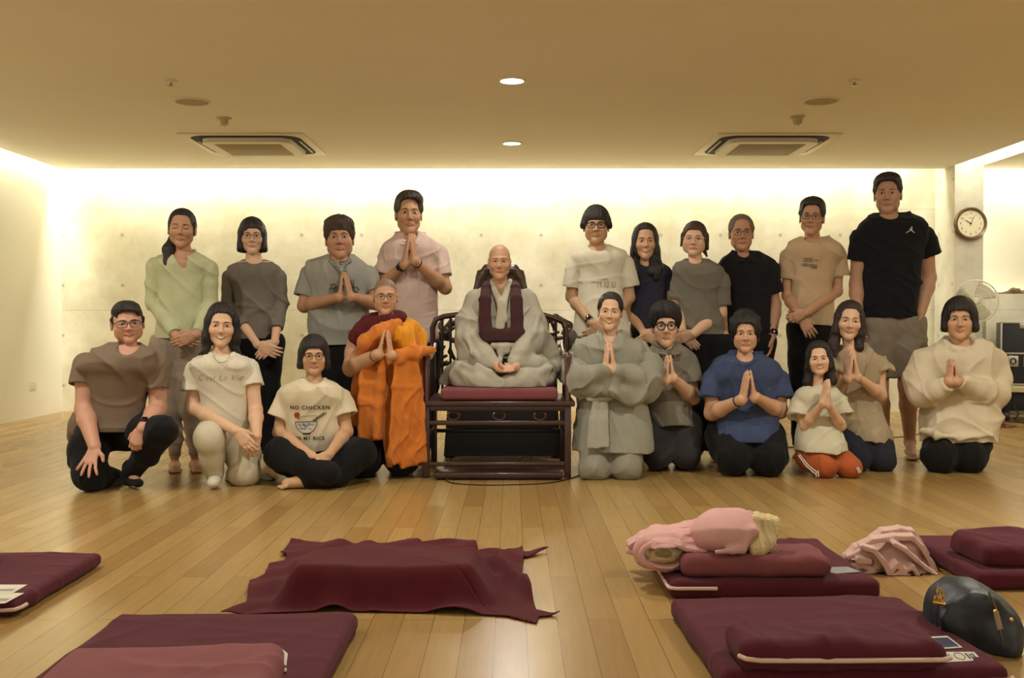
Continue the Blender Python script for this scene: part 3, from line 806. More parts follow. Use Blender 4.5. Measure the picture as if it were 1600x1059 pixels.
# ---- standing back row, left
if want('1'):
    p = Person(CR['B'], 6.05, 'standing woman in a pale green v-neck sweater with a low side ponytail', (176, 124, 92)); p.root(320)
    p.head(310, 212, 325, (325, 372), dy=-.10, yaw=-4, roll=2, eyes='closed', wide=1.0, age=.8)
    SL, EL, WL = p.P(160, 425, .01), p.P(150, 650, .02), p.P(285, 850, -.14)
    SR, ER, WR = p.P(478, 430, .01), p.P(490, 660, .02), p.P(400, 845, -.15)
    m = TEE('pale_green', (182, 184, 136))
    secs = [(345, 275, 375), (362, 232, 410), (378, 190, 452), (400, 150, 490), (440, 148, 490), (500, 175, 470), (600, 185, 455), (700, 180, 450), (800, 165, 455), (866, 160, 470)]
    tee(p, 'sweater', m, secs, .115, [([SL, (SL+EL)/2, EL, EL+(WL-EL)*.5, WL-(WL-EL)*.08], [.056, .050, .046, .044, .036]), ([SR, (SR+ER)/2, ER, ER+(WR-ER)*.5, WR-(WR-ER)*.08], [.056, .050, .046, .044, .036])], vneck=(320, 345, 60, 325, 455), fold=.005)
    p.arm(SL, EL, WL, (.034, .030, .024)); p.arm(SR, ER, WR, (.034, .030, .024))
    p.hand(WL, (1, -.15, -.38), (0, 1, .1), (0, 0, 1), L=.92, curl=.5); p.hand(WR, (-1, -.25, -.42), (0, 1, .1), (0, 0, 1), L=.95, curl=.35)
    p.fine.append((2, 1.0-.22, .86, .004))
    H1, H2 = p.P(240, 900, .01), p.P(385, 900, .01)
    p.ox, p.oy, p.cs = CR['A']
    KL, KR = p.P(553, 650, .0), p.P(645, 650, .0); AL, AR = p.P(568, 905, .02), p.P(660, 900, .02)
    legs(p, TEE('taupe_trousers', (150, 134, 112)), [([H1, (H1+KL)/2, KL, AL+(0, 0, .16), AL+(0, 0, .06)], [.105, .085, .060, .045, .036]), ([H2, (H2+KR)/2, KR, AR+(0, 0, .16), AR+(0, 0, .06)], [.105, .085, .060, .045, .036])], hip=(H1, H2, .10))
    p.foot(AL, X(p, 565, -.16, .02), .95); p.foot(AR, X(p, 672, -.15, .02), .95)
    p.ox, p.oy, p.cs = CR['B']
    p.build_body()
    p.hair('pulled', open_=(0.008, -.110, -.018, .060, .072, .096), vol=.985, extra=[((-.060, .03, -.065), (-.072, -.02, -.13), .022, .034, .02, 'rc'), ((-.072, -.02, -.13), (-.080, -.055, -.215), .036, .016, .02, 'rc')])
if want('2'):
    p = Person(CR['B'], 6.35, 'standing woman in a grey crew neck sweater with a chin length black bob and glasses', 'light'); p.root(745)
    p.head(732, 258, 362, (745, 410), dy=-.10, yaw=0, wide=.98, neck_r=.046)
    SL, EL, WL = p.P(598, 480, .01), p.P(592, 660, .03), p.P(770, 905, -.15)
    SR, ER, WR = p.P(893, 480, .01), p.P(900, 670, .03), p.P(865, 890, -.14)
    CL = EL+(WL-EL)*.55; CRr = ER+(WR-ER)*.62
    m = TEE('grey_sweater', (112, 104, 90))
    secs = [(395, 690, 800), (410, 648, 850), (424, 600, 888), (450, 580, 910), (490, 590, 900), (560, 625, 875), (700, 640, 868), (800, 630, 870), (866, 622, 872)]
    tee(p, 'sweater', m, secs, .105, [([SL, (SL+EL)/2, EL, CL], [.050, .046, .044, .042]), ([SR, (SR+ER)/2, ER, CRr], [.050, .046, .044, .043])], neck=(742, 395, 62, 42), fold=.005)
    p.arm(SL, EL, WL, (.038, .032, .022)); p.arm(SR, ER, WR, (.038, .032, .022))
    p.hand(WL, (1, -.1, -.42), (0, 1, .1), (0, 0, 1), L=.95, curl=.3, spread=.12); p.hand(WR, (-.75, -.3, -.75), (0, 1, .1), (-.5, 0, 1), L=.92, curl=.45)
    p.fine.append((2, .74, .88, .004))
    H1, H2 = p.P(690, 890, .01), p.P(825, 890, .01)
    AL, AR = at(425, 690, p.Y+.02), at(408, 700, p.Y+.05); AL[0] -= .03
    KL = X(p, 700, 0, .47); KR = X(p, 830, 0, .47); AL = X(p, 715, .03, .06); AR = X(p, 835, .04, .06)
    legs(p, M_BLACKT, [([H1, KL, AL], [.100, .068, .055]), ([H2, KR, AR], [.100, .068, .055])], hip=(H1, H2, .09))
    p.foot(AL, X(p, 705, -.15, .02), .9); p.foot(AR, X(p, 850, -.15, .02), .9)
    p.build_body(); p.glasses('rect', w=.023, h=.0145)
    p.hair('bob', back=-.105, open_=(.002, -.115, -.035, .056, .07, .082), vol=1.04, part=1)
if want('3'):
    p = Person(CR['C'], 6.45, 'standing woman with short brown hair, grey floral polo and patterned scarf, palms pressed', 'tan'); p.root(500)
    p.head(492, 266, 388, (492, 430), dy=-.10, yaw=0, pitch=-4, roll=-2, wide=.96, full=.9, neck_r=.050)
    SL, EL, WL = p.P(318, 470, .01), p.P(285, 672, -.02), p.P(490, 622, -.22)
    SR, ER, WR = p.P(668, 470, .01), p.P(720, 660, -.02), p.P(565, 622, -.22)
    m = TEE('grey_polo', (146, 144, 130)); CL = SL+(EL-SL)*.72+(-.012, 0, 0); C2 = SR+(ER-SR)*.62
    secs = [(372, 420, 565), (392, 372, 610), (415, 318, 650), (450, 290, 672), (500, 292, 680), (600, 318, 668), (700, 305, 672), (800, 305, 676), (897, 322, 650)]
    sh = tee(p, 'shirt', m, secs, .135, [([SL, CL], [.066, .064]), ([SR, C2], [.066, .064])], neck=(492, 375, 70, 60), fold=.005)
    p.arm(SL, EL, WL, (.046, .042, .028)); p.arm(SR, ER, WR, (.046, .042, .028))
    p.pray((528, 630), (518, 470), WL, WR, -.20)
    p.fine.append((2, WL[2]-.03, WL[2]+.2, .004))
    H1, H2 = p.P(410, 930, .0), p.P(575, 930, .0); AL, AR = X(p, 440, .05, .07), X(p, 560, .05, .07)
    legs(p, M_BLACKT, [([H1, X(p, 430, 0, .48), AL], [.125, .085, .06]), ([H2, X(p, 568, 0, .48), AR], [.125, .085, .06])], hip=(H1, H2, .12))
    p.foot(AL, X(p, 430, -.15, .02), .95); p.foot(AR, X(p, 570, -.15, .02), .95)
    p.build_body()
    p.hair('short', m=M_HAIRB, side=-.01, vol=1.03, streak=.004, open_=(0, -.112, -.045, .062, .07, .082), extra=[((0, -.005, .088), (.078, .084, .046), .03, 'el')])
    # scarf and collar
    c = p.P(492, 400, -.035); collar(p, TEE('dark_collar', (78, 80, 74)), c, .075, .075, h=.026, drop=.05)
    f = Fld(); q = lambda x, y, d: p.P(x, y, d)
    f.chain([q(415, 392, -.03), q(440, 412, -.10), q(480, 440, -.13), q(520, 462, -.14)], [.012, .016, .018, .010], .01); f.chain([q(568, 392, -.03), q(550, 412, -.10), q(512, 440, -.13)], [.012, .015, .012], .01); f.chain([q(478, 440, -.13), q(505, 475, -.15), q(520, 520, -.16)], [.014, .013, .008], .01)
    p.garment('scarf', f, mat('patterned_scarf', srgb(120, 118, 108), rough=.9, mottle=.75, mscale=70), vox=.004, fold=.003, scale=(50, 50, 50))
    rr = random.Random(4); A = p.P(585, 560, 0); B = p.P(480, 560, 0)
    for cc in (A, B):
        pr = Print()
        for i in range(7):
            a = rr.uniform(0, 6.28); r0 = rr.uniform(.0, .045); cx, cz = cc[0]+r0*math.cos(a)*.7, cc[2]+r0*math.sin(a)*1.2; rad = rr.uniform(.008, .017)
            pr.line([(cx+rad*math.cos(t)*(1+.25*math.cos(5*t)), cz+rad*math.sin(t)*(1+.25*math.cos(5*t))) for t in np.linspace(0, 6.28, 16)], .0028)
        text_on(p, sh, pr.items(p.Y), cloth('flower_print', (66, 70, 66)), 'flower_print')
if want('4'):
    p = Person(CR['C'], 6.55, 'standing man in a pale pink polo shirt, palms pressed below his chin', (172, 122, 86)); p.root(915)
    p.head(908, 122, 243, (912, 300), dy=-.10, yaw=5, wide=.93, age=1.3, neck_r=.050)
    SL, EL, WL = p.P(785, 345, .02), p.P(742, 560, -.02), p.P(880, 425, -.22)
    SR, ER, WR = p.P(1075, 350, .02), p.P(1118, 565, -.02), p.P(935, 405, -.22)
    m = TEE('pink', (206, 180, 160))
    secs = [(245, 850, 975), (262, 815, 1020), (285, 770, 1060), (315, 738, 1095), (360, 735, 1100), (450, 768, 1075), (600, 792, 1072), (760, 800, 1075), (890, 790, 1078)]
    CL = SL+(EL-SL)*.66; C2 = SR+(ER-SR)*.68
    tee(p, 'polo_shirt', m, secs, .135, [([SL, CL], [.066, .062]), ([SR, C2], [.066, .062])], neck=(912, 250, 50, 62), fold=.005)
    collar(p, m, p.P(912, 282, -.045), .070, .072, h=.028, drop=.07)
    p.arm(SL, EL, WL, (.044, .040, .027)); p.arm(SR, ER, WR, (.044, .042, .027))
    p.pray((905, 400), (912, 243), WL, WR, -.2); p.fine.append((2, WL[2]-.02, WL[2]+.2, .004))
    H1, H2 = p.P(860, 920, .0), p.P(1000, 920, .0); AL, AR = X(p, 870, .05, .07), X(p, 1000, .05, .07)
    legs(p, M_BLACKT, [([H1, X(p, 865, 0, .5), AL], [.105, .078, .06]), ([H2, X(p, 1005, 0, .5), AR], [.105, .078, .06])], hip=(H1, H2, .1))
    p.foot(AL, X(p, 860, -.15, .02), 1); p.foot(AR, X(p, 1010, -.15, .02), 1)
    p.build_body()
    p.hair('male', m=M_HAIRG if False else mat('dark_brown_hair', srgb(46, 36, 26), rough=.42, bump=.5, bscale=60, stretch=(6, 6, .8)), side=.0, vol=1.0, open_=(-.008, -.118, -.012, .056, .074, .090), extra=[((.01, -.015, .088), (.070, .078, .046), .03, 'el'), ((.025, -.055, .090), (.040, .030, .028), .02, 'el')])
    watch(p, WL+(EL-WL)*.12, EL-WL, .030); watch(p, WR+(ER-WR)*.12, ER-WR, .029, name='bracelet', face=False, wd=.005)
# ---- standing back row, right
if want('6'):
    p = Person(CR['F'], 6.5, 'standing woman in a white printed tee shirt with very short black hair and dark glasses', (184, 140, 100)); p.root(300)
    p.head(292, 210, 325, (300, 375), dy=-.10, yaw=0, wide=1.0, full=.8)
    SL, EL, WL = p.P(155, 440, .01), p.P(135, 665, .03), p.P(262, 835, -.14); SR, ER, WR = p.P(480, 440, .01), p.P(500, 670, .03), p.P(330, 850, -.13)
    m = TEE('white_tee', (214, 206, 176)); CL = SL+(EL-SL)*.72; C2 = SR+(ER-SR)*.70
    secs = [(338, 245, 358), (350, 205, 402), (366, 158, 450), (392, 128, 482), (440, 130, 485), (500, 168, 462), (600, 178, 460), (700, 168, 464), (800, 150, 480), (920, 132, 505)]
    sh = tee(p, 'tee_shirt', m, secs, .12, [([SL, CL+(-.008, 0, 0)], [.058, .062]), ([SR, C2+(.01, 0, 0)], [.058, .062])], neck=(302, 335, 76, 58), fold=.004)
    p.arm(SL, EL, WL); p.arm(SR, ER, WR); p.hand(WL, (.75, -.25, -.62), (.3, 1, .1), (.6, 0, .8), L=.9, curl=.5); p.hand(WR, (-.8, -.2, -.5), (0, 1, .1), (0, 0, 1), L=.9, curl=.5)
    H1, H2 = p.P(240, 930, .0), p.P(400, 930, .0); AL, AR = X(p, 250, .05, .07), X(p, 400, .05, .07)
    legs(p, TEE('brown_trousers', (104, 92, 74)), [([H1, X(p, 240, 0, .5), AL], [.12, .082, .06]), ([H2, X(p, 400, 0, .5), AR], [.12, .082, .06])], hip=(H1, H2, .11))
    p.foot(AL, X(p, 240, -.15, .02), .95); p.foot(AR, X(p, 410, -.15, .02), .95)
    p.build_body(); p.glasses('rect', r=.0022, w=.024, h=.0165)
    p.hair('bob', back=-.018, vol=1.08, open_=(0, -.115, -.05, .062, .07, .080), top=.004)
    watch(p, WL+(EL-WL)*.12, EL-WL, .027, m=mat('brass_watch', srgb(150, 120, 60), rough=.3, metal=1))
    pr = Print(); c = p.P(310, 590, 0); u = p.m(1)
    for x0, x1, z in ((-60, -25, 12), (-20, 5, 10)): pr.line([(c[0]+x0*u, c[2]+z*u), (c[0]+x1*u, c[2]+z*u)], .004)
    for x in (-18, 2, 30, 48, 74, 92): pr.line([(c[0]+x*u, c[2]+18*u), (c[0]+(x+2)*u, c[2]-18*u)], .0045)
    for x in (30, 74): pr.line([(c[0]+x*u, c[2]-16*u), (c[0]+(x+18)*u, c[2]-18*u)], .004)
    text_on(p, sh, pr.items(p.Y), cloth('sand_print', (160, 150, 118)), 'chest_print')
if want('7'):
    p = Person(CR['F'], 6.6, 'standing woman in a dark navy blouse with long straight black hair', 'mid'); p.root(620)
    p.head(608, 312, 425, (615, 470), dy=-.10, yaw=3, wide=.93, smile=1, teeth=True, neck_r=.046)
    SL, EL, WL = p.P(545, 540, .01), p.P(505, 760, .03), p.P(600, 905, -.14); SR, ER, WR = p.P(755, 530, .01), p.P(775, 730, .03), p.P(665, 890, -.13)
    m = TEE('navy', (44, 42, 56)); C2 = SR+(ER-SR)*.42
    secs = [(445, 560, 680), (460, 545, 735), (480, 525, 765), (510, 520, 775), (560, 535, 750), (650, 530, 738), (760, 505, 735), (880, 510, 745), (900, 515, 745)]
    tee(p, 'blouse', m, secs, .105, [([SL, SL+(EL-SL)*.45], [.05, .054]), ([SR, C2+(.014, 0, 0)], [.05, .058])], neck=(615, 440, 55, 45), fold=.004)
    p.arm(SL, EL, WL, (.036, .032, .022)); p.arm(SR, ER, WR, (.036, .032, .022)); p.hand(WL, (.8, -.2, -.5), (0, 1, .1), (.4, 0, 1), L=.9, curl=.4); p.hand(WR, (-.8, -.2, -.5), (0, 1, .1), (0, 0, 1), L=.9, curl=.5)
    H1, H2 = p.P(580, 920, .0), p.P(690, 920, .0); AL, AR = X(p, 580, .05, .07), X(p, 680, .05, .07)
    legs(p, M_BLACKT, [([H1, X(p, 580, 0, .5), AL], [.10, .07, .055]), ([H2, X(p, 690, 0, .5), AR], [.10, .07, .055])], hip=(H1, H2, .09))
    p.foot(AL, X(p, 570, -.15, .02), .9); p.foot(AR, X(p, 690, -.15, .02), .9)
    p.build_body()
    p.hair('bob', back=-.09, vol=1.0, open_=(.002, -.113, -.018, .058, .072, .096), extra=[((-.070, .0, -.05), (-.072, -.01, -.17), .026, .030, .03, 'rc'), ((-.072, -.01, -.17), (-.060, -.04, -.25), .030, .012, .03, 'rc'), ((.070, .0, -.05), (.085, -.01, -.18), .026, .038, .03, 'rc'), ((.045, -.02, -.12), (.045, -.045, -.20), .02, .03, .03, 'rc'), ((.085, -.02, -.17), (.075, -.05, -.24), .036, .018, .03, 'rc'), ((0, .05, -.10), (.07, .03, .12), .03, 'el')])
if want('8'):
    p = Person(CR['F'], 6.5, 'standing woman in a grey tee shirt with pale framed glasses and brown tied back hair', 'light'); p.root(940)
    p.head(912, 297, 402, (925, 455), dy=-.10, yaw=-4, roll=3, wide=1.08, full=1)
    SL, EL, WL = p.P(830, 540, .01), p.P(800, 740, .03), p.P(840, 905, -.13); SR, ER, WR = p.P(1085, 540, .01), p.P(1080, 770, .03), p.P(905, 905, -.16)
    m = TEE('grey_tee', (112, 105, 88)); C2 = SR+(ER-SR)*.78
    secs = [(425, 870, 995), (442, 825, 1040), (462, 790, 1085), (500, 775, 1110), (560, 790, 1105), (650, 800, 1065), (780, 815, 1075), (880, 835, 1100), (950, 850, 1112)]
    tee(p, 'tee_shirt', m, secs, .125, [([SL, SL+(EL-SL)*.7], [.06, .06]), ([SR, C2+(.005, 0, 0)], [.064, .068])], neck=(925, 425, 62, 45), fold=.006)
    p.arm(SL, EL, WL, (.045, .042, .028)); p.arm(SR, ER, WR, (.045, .042, .028)); p.hand(WR, (-.85, -.25, -.3), (0, 1, .1), (0, 0, 1), L=.9, curl=.6); p.hand(WL, (.6, -.2, -.6), (0, 1, .1), (0, 0, 1), L=.9, curl=.5)
    H1, H2 = p.P(920, 960, .0), p.P(1060, 960, .0); AL, AR = X(p, 920, .05, .07), X(p, 1070, .05, .07)
    legs(p, M_BLACKT, [([H1, X(p, 915, 0, .5), AL], [.14, .115, .10]), ([H2, X(p, 1070, 0, .5), AR], [.14, .115, .10])], hip=(H1, H2, .12))
    p.foot(AL, X(p, 910, -.15, .02), .9); p.foot(AR, X(p, 1070, -.15, .02), .9)
    p.build_body(); p.glasses('rect', m=M_FRAMEL, w=.025, h=.016, r=.0013)
    p.hair('pulled', m=M_HAIRB, vol=1.03, open_=(-.012, -.115, -.025, .060, .072, .086), extra=[((-.072, -.02, .03), (-.082, -.02, -.05), .016, .008, .02, 'rc'), ((.076, -.02, .03), (.086, .0, -.06), .020, .012, .02, 'rc'), ((.06, .05, -.06), (.085, .03, -.11), .018, .008, .02, 'rc')])
if want('9'):
    p = Person(CR['H'], 6.65, 'standing older man in a black polo shirt with greying hair and thin glasses', 'tan'); p.root(300)
    p.head(285, 256, 370, (295, 425), dy=-.10, yaw=4, wide=.96, age=1.3, full=.4)
    SL, EL, WL = p.P(175, 470, .01), p.P(165, 720, .03), p.P(180, 900, -.02); SR, ER, WR = p.P(455, 470, .01), p.P(492, 715, .03), p.P(475, 915, -.04)
    m = TEE('black_polo', (22, 21, 24)); C2 = SR+(ER-SR)*.70
    secs = [(378, 235, 370), (395, 195, 420), (418, 155, 462), (455, 132, 492), (500, 132, 500), (580, 152, 480), (700, 175, 468), (850, 180, 462), (960, 180, 458)]
    tee(p, 'polo_shirt', m, secs, .135, [([SL, SL+(EL-SL)*.7], [.06, .062]), ([SR, C2+(.004, 0, 0)], [.062, .066])], neck=(298, 380, 50, 50), fold=.005)
    collar(p, m, p.P(297, 408, -.035), .074, .076, h=.024, drop=.03)
    p.arm(SL, EL, WL, (.042, .038, .026)); p.arm(SR, ER, WR, (.042, .040, .028)); p.hand(WR, (-.12, -.1, -1), (-1, .2, 0), (0, -1, 0), L=1, curl=.4); p.hand(WL, (.1, -.1, -1), (1, 0, 0), (0, -1, 0), L=1, curl=.4)
    H1, H2 = p.P(240, 960, .0), p.P(390, 960, .0); AL, AR = X(p, 240, .05, .07), X(p, 400, .05, .07)
    legs(p, M_BLACKT, [([H1, X(p, 240, 0, .5), AL], [.115, .08, .06]), ([H2, X(p, 400, 0, .5), AR], [.115, .08, .06])], hip=(H1, H2, .11))
    p.foot(AL, X(p, 240, -.15, .02), 1); p.foot(AR, X(p, 405, -.15, .02), 1)
    p.build_body(); p.glasses('rect', w=.024, h=.017, r=.0012)
    p.hair('male', m=M_HAIRG, side=.004, vol=.985, open_=(0, -.118, -.010, .058, .074, .098), top=-.002)
    watch(p, WR+(ER-WR)*.10, ER-WR, .032, wd=.014)
if want('10'):
    p = Person(CR['H'], 6.65, 'standing man in a beige tee shirt with small chest print and glasses', (176, 126, 90)); p.root(720)
    p.head(722, 155, 270, (732, 325), dy=-.10, yaw=-6, roll=3, wide=.94, smile=1, age=.8)
    SL, EL, WL = p.P(578, 385, .01), p.P(570, 660, .03), p.P(655, 800, -.16); SR, ER, WR = p.P(888, 380, .01), p.P(885, 630, .03), p.P(690, 770, -.19)
    m = TEE('beige_tee', (186, 158, 110)); CL = SL+(EL-SL)*.60; C2 = SR+(ER-SR)*.60
    secs = [(288, 665, 800), (302, 628, 850), (320, 590, 892), (350, 558, 925), (400, 560, 925), (460, 585, 880), (600, 598, 850), (700, 592, 855), (848, 585, 862)]
    sh = tee(p, 'tee_shirt', m, secs, .12, [([SL, CL], [.054, .058]), ([SR, C2+(.016, 0, -.0)], [.058, .064])], neck=(733, 285, 62, 50), fold=.005)
    p.arm(SL, EL, WL, (.038, .035, .025)); p.arm(SR, ER, WR, (.040, .037, .026)); p.hand(WL, (.5, -.2, -.85), (.1, 1, .1), (.8, 0, .5), L=.95, curl=.3, spread=.15); p.hand(WR, (-.9, -.1, -.35), (0, 1, .1), (0, 0, 1), L=.9, curl=.8)
    H1, H2 = p.P(655, 880, .0), p.P(790, 880, .0); AL, AR = X(p, 660, .05, .07), X(p, 800, .05, .07)
    legs(p, M_BLACKT, [([H1, X(p, 655, 0, .5), AL], [.095, .07, .055]), ([H2, X(p, 800, 0, .5), AR], [.095, .07, .055])], hip=(H1, H2, .09))
    p.foot(AL, X(p, 650, -.15, .02), 1); p.foot(AR, X(p, 810, -.15, .02), 1)
    p.build_body(); p.glasses('rect', w=.025, h=.014, r=.0014)
    p.hair('male', side=.0, vol=1.0, open_=(0, -.118, -.016, .060, .074, .090), extra=[((0, -.010, .088), (.070, .078, .044), .03, 'el')])
    pr = Print(); c = p.P(692, 458, 0); u = p.m(1); rr = random.Random(2)
    for i in range(3):
        for j in range(3):
            a, b = -40+j*17, 30-i*10; pr.line([(c[0]+a*u, c[2]+b*u), (c[0]+(a+14)*u, c[2]+b*u)], .002)
        for j in range(4): a = -42+j*17; b = 32-i*8; pr.line([(c[0]+a*u, c[2]+b*u), (c[0]+a*u, c[2]+(b-9)*u)], .002)
    pr.line([(c[0]+25*u, c[2]+18*u), (c[0]+38*u, c[2]+18*u)], .004)
    for i in range(9): a = -45+i*10; pr.line([(c[0]+(a+6*math.cos(t))*u, c[2]+(-8-i*1.2+9*math.sin(t)*(1 if i % 3 else .7))*u) for t in np.linspace(0, 6.28, 9)], .0018)
    for i in range(4): a = 8+i*9; pr.line([(c[0]+(a+4*math.cos(t))*u, c[2]+(-28+6*math.sin(t))*u) for t in np.linspace(0, 6.28, 9)], .0018)
    text_on(p, sh, pr.items(p.Y), cloth('dark_print', (62, 58, 48)), 'chest_print')
if want('11'):
    p = Person(CR['J'], 6.6, 'tall standing man in a black tee shirt and grey shorts', (168, 122, 94)); p.root(350)
    p.head(338, 203, 322, (352, 372), dy=-.10, yaw=-5, roll=-1, wide=.96, full=.3, neck_r=.053)
    SL, EL, WL = p.P(175, 455, .01), p.P(150, 760, .04), p.P(160, 960, -.02); SR, ER, WR = p.P(568, 440, .01), p.P(592, 720, .05), p.P(545, 935, -.04)
    m = TEE('black_tee', (16, 17, 20)); CL = SL+(EL-SL)*.52; C2 = SR+(ER-SR)*.50
    secs = [(325, 285, 438), (342, 240, 492), (362, 195, 545), (395, 162, 582), (440, 160, 588), (520, 178, 560), (650, 188, 540), (800, 188, 528), (900, 185, 518), (962, 190, 512)]
    sh = tee(p, 'tee_shirt', m, secs, .14, [([SL, CL+(-.006, 0, 0)], [.066, .070]), ([SR, C2+(.022, 0, 0)], [.066, .074])], neck=(355, 325, 70, 52), fold=.004)
    p.arm(SL, EL, WL, (.050, .045, .030)); p.arm(SR, ER, WR, (.052, .047, .031)); p.hand(WL, (.1, -.1, -1), (1, 0, 0), (0, -1, 0), L=1, curl=.4); p.hand(WR, (-.35, -.1, -1), (-1, 0, 0), (0, -1, 0), L=.85, curl=.2)
    # a small leaping-figure emblem
    pr = Print(); c = p.P(432, 440, 0); u = p.m(1)
    for pts, w in (([(4, 22), (8, 14), (4, 4)], 4), ([(4, 6), (-2, -2), (-14, -8), (-28, -18)], 4.5), ([(0, 0), (10, -8), (25, -16)], 4.5), ([(-2, 2), (-10, 6)], 3), ([(4, 6), (12, 0)], 3)): pr.line([(c[0]+a*u, c[2]+b*u) for a, b in pts], w*u)
    pr.poly([(c[0]+(0+4*math.cos(t))*u, c[2]+(10+4*math.sin(t))*u) for t in np.linspace(0, 6, 8)])
    text_on(p, sh, pr.items(p.Y), cloth('white_print', (200, 196, 180)), 'chest_emblem')
    p.ox, p.oy, p.cs = CR['K']
    H1, H2 = p.P(120, 220, .0), p.P(250, 215, .0); K1, K2 = p.P(100, 505, -.0), p.P(250, 490, -.0); A1, A2 = p.P(135, 795, .03), p.P(262, 805, .03)
    K1 = X(p, 110, 0, K2[2])
    C1 = H1+(K1-H1)*.95; C2 = H2+(K2-H2)*.95
    legs(p, TEE('grey_shorts', (128, 116, 94)), [([H1, (H1+C1)/2, C1], [.12, .118, .108]), ([H2, (H2+C2)/2, C2], [.12, .122, .110])], hip=(H1, H2, .115), name='shorts', body=False, fold=.005)
    for A, H, K, tx in ((A1, H1, K1, 120), (A2, H2, K2, 285)):
        kk = K+(0, 0, -.04); p.body.chain([H, kk, kk+(A-kk)*.35, A], [.09, .058, .056, .034], .02); p.foot(A, X(p, tx, -.16, .02), 1.05)
    p.ox, p.oy, p.cs = CR['J']
    p.build_body()
    p.hair('male', side=.002, vol=1.0, open_=(.006, -.118, -.018, .060, .074, .090), extra=[((0, -.015, .086), (.072, .080, .046), .03, 'el')])

# ---- kneeling and sitting front row
def kneel_legs(p, m, K1, K2, H1, H2, rk, rh, A1=None, A2=None, bare=True, fold=.005, secs=None, extra=None, rs=None):
    """thighs from the hips down and forward to knees on the floor, shins folded back"""
    def back(K): L = .30*p.g; return np.array((K[0]*(K[1]+L)/K[1], K[1]+L, .05))
    A1 = back(K1) if A1 is None else A1; A2 = back(K2) if A2 is None else A2
    rs = rs or rk*.75
    ch = [([H1, (H1+K1)/2, K1], [rh, (rh+rk)/2, rk]), ([H2, (H2+K2)/2, K2], [rh, (rh+rk)/2, rk]), ([K1+(0, .02, -.01), A1], [rk*.9, rs]), ([K2+(0, .02, -.01), A2], [rk*.9, rs])]
    return legs(p, m, ch, hip=(H1, H2, rh*.95), fold=fold, flat_ends=False, extra=extra)
if want('12'):
    p = Person(CR['A'], 5.45, 'crouching man in a brown tee shirt with glasses, one hand spread on his knee', (186, 130, 104)); p.root(350)
    p.head(355, 252, 342, (345, 385), dy=-.12, yaw=6, roll=-4, wide=1.14, full=.9, smile=.5, neck_r=.054)
    SL, EL, WL = p.P(160, 420, .0), p.P(150, 645, -.05), p.P(200, 820, -.22); SR, ER, WR = p.P(490, 420, .0), p.P(490, 640, -.02), p.P(420, 735, -.22)
    m = TEE('brown_tee', (118, 100, 76)); CL = SL+(EL-SL)*.52; C2 = SR+(ER-SR)*.58
    secs = [(335, 292, 405), (352, 250, 445), (376, 195, 482), (408, 148, 510), (450, 125, 525), (500, 170, 485), (600, 200, 440), (680, 190, 428), (745, 165, 420)]
    def ex(f): f.chain([p.P(210, 640, .05), p.P(150, 720, .10), p.P(120, 770, .12)], [.08, .07, .05], .04)
    tee(p, 'tee_shirt', m, secs, .14, [([SL, CL+(-.012, -.01, 0)], [.072, .072]), ([SR, C2+(-.004, -.01, 0)], [.072, .070])], neck=(348, 328, 72, 92), fold=.006, lean=-.05, extra=ex)
    p.arm(SL, EL, WL, (.050, .045, .031)); p.arm(SR, ER, WR, (.050, .045, .031))
    p.hand(WL, (-.10, -.55, -.75), (0, .8, -.6), (1, 0, 0), L=1.0, curl=.15, spread=.5, thumb=1.3); p.hand(WR, (-.35, -.25, -.9), (0, 1, -.2), (-1, 0, .3), L=.95, curl=1.1)
    H1, H2 = p.P(215, 745, .10), p.P(355, 745, .10)
    K1 = p.P(175, 945, -.16); K2 = p.P(505, 745, -.20); A1 = p.P(285, 960, .10); A2 = p.P(365, 945, -.02)
    legs(p, M_BLACKT, [([H1, p.P(170, 830, -.04), K1], [.115, .100, .085]), ([K1, A1], [.078, .052]), ([H2, p.P(430, 745, -.04), K2], [.10, .085, .078]), ([K2, (K2+A2)/2, A2], [.074, .062, .045])], hip=(H1, H2, .11), fold=.006, flat_ends=False)
    f = Fld(); T2 = p.P(400, 985, -.13); f.rc(A2+(0, 0, .04), A2+(0, .0, -.02), .045, .042, .02); f.rc(A2+(0, 0, -.025), T2+(0, 0, .0), .036, .028, .03, flat=((0, 0, 1), .8)); p.garment('sock', f, M_BLACKT, vox=.005, fold=0)
    f = Fld(); f.rc(A1+(-.02, 0, -.02), p.P(290, 985, .12), .035, .03, .02); f.rc(p.P(255, 985, .0), p.P(320, 985, .05), .030, .026, .02); p.garment('sock', f, cloth('grey_sock', (96, 88, 80)), vox=.005, fold=0)
    p.body.rc(A2, T2, .03, .02); p.body.rc(H1, H2, .08); p.body.rc(H1, p.P(300, 600, .02), .08)
    p.fine.append((2, WL[2]-.2, WL[2]+.03, .004))
    p.build_body(); p.glasses('rect', w=.026, h=.018, r=.0017)
    p.hair('male', side=-.006, vol=1.02, streak=.003, open_=(-.006, -.118, -.016, .060, .074, .088), extra=[((.0, -.015, .088), (.074, .080, .046), .03, 'el'), ((.03, -.075, .072), (.035, .022, .022), .02, 'el')])
    watch(p, WR+(ER-WR)*.16, ER-WR, .036)
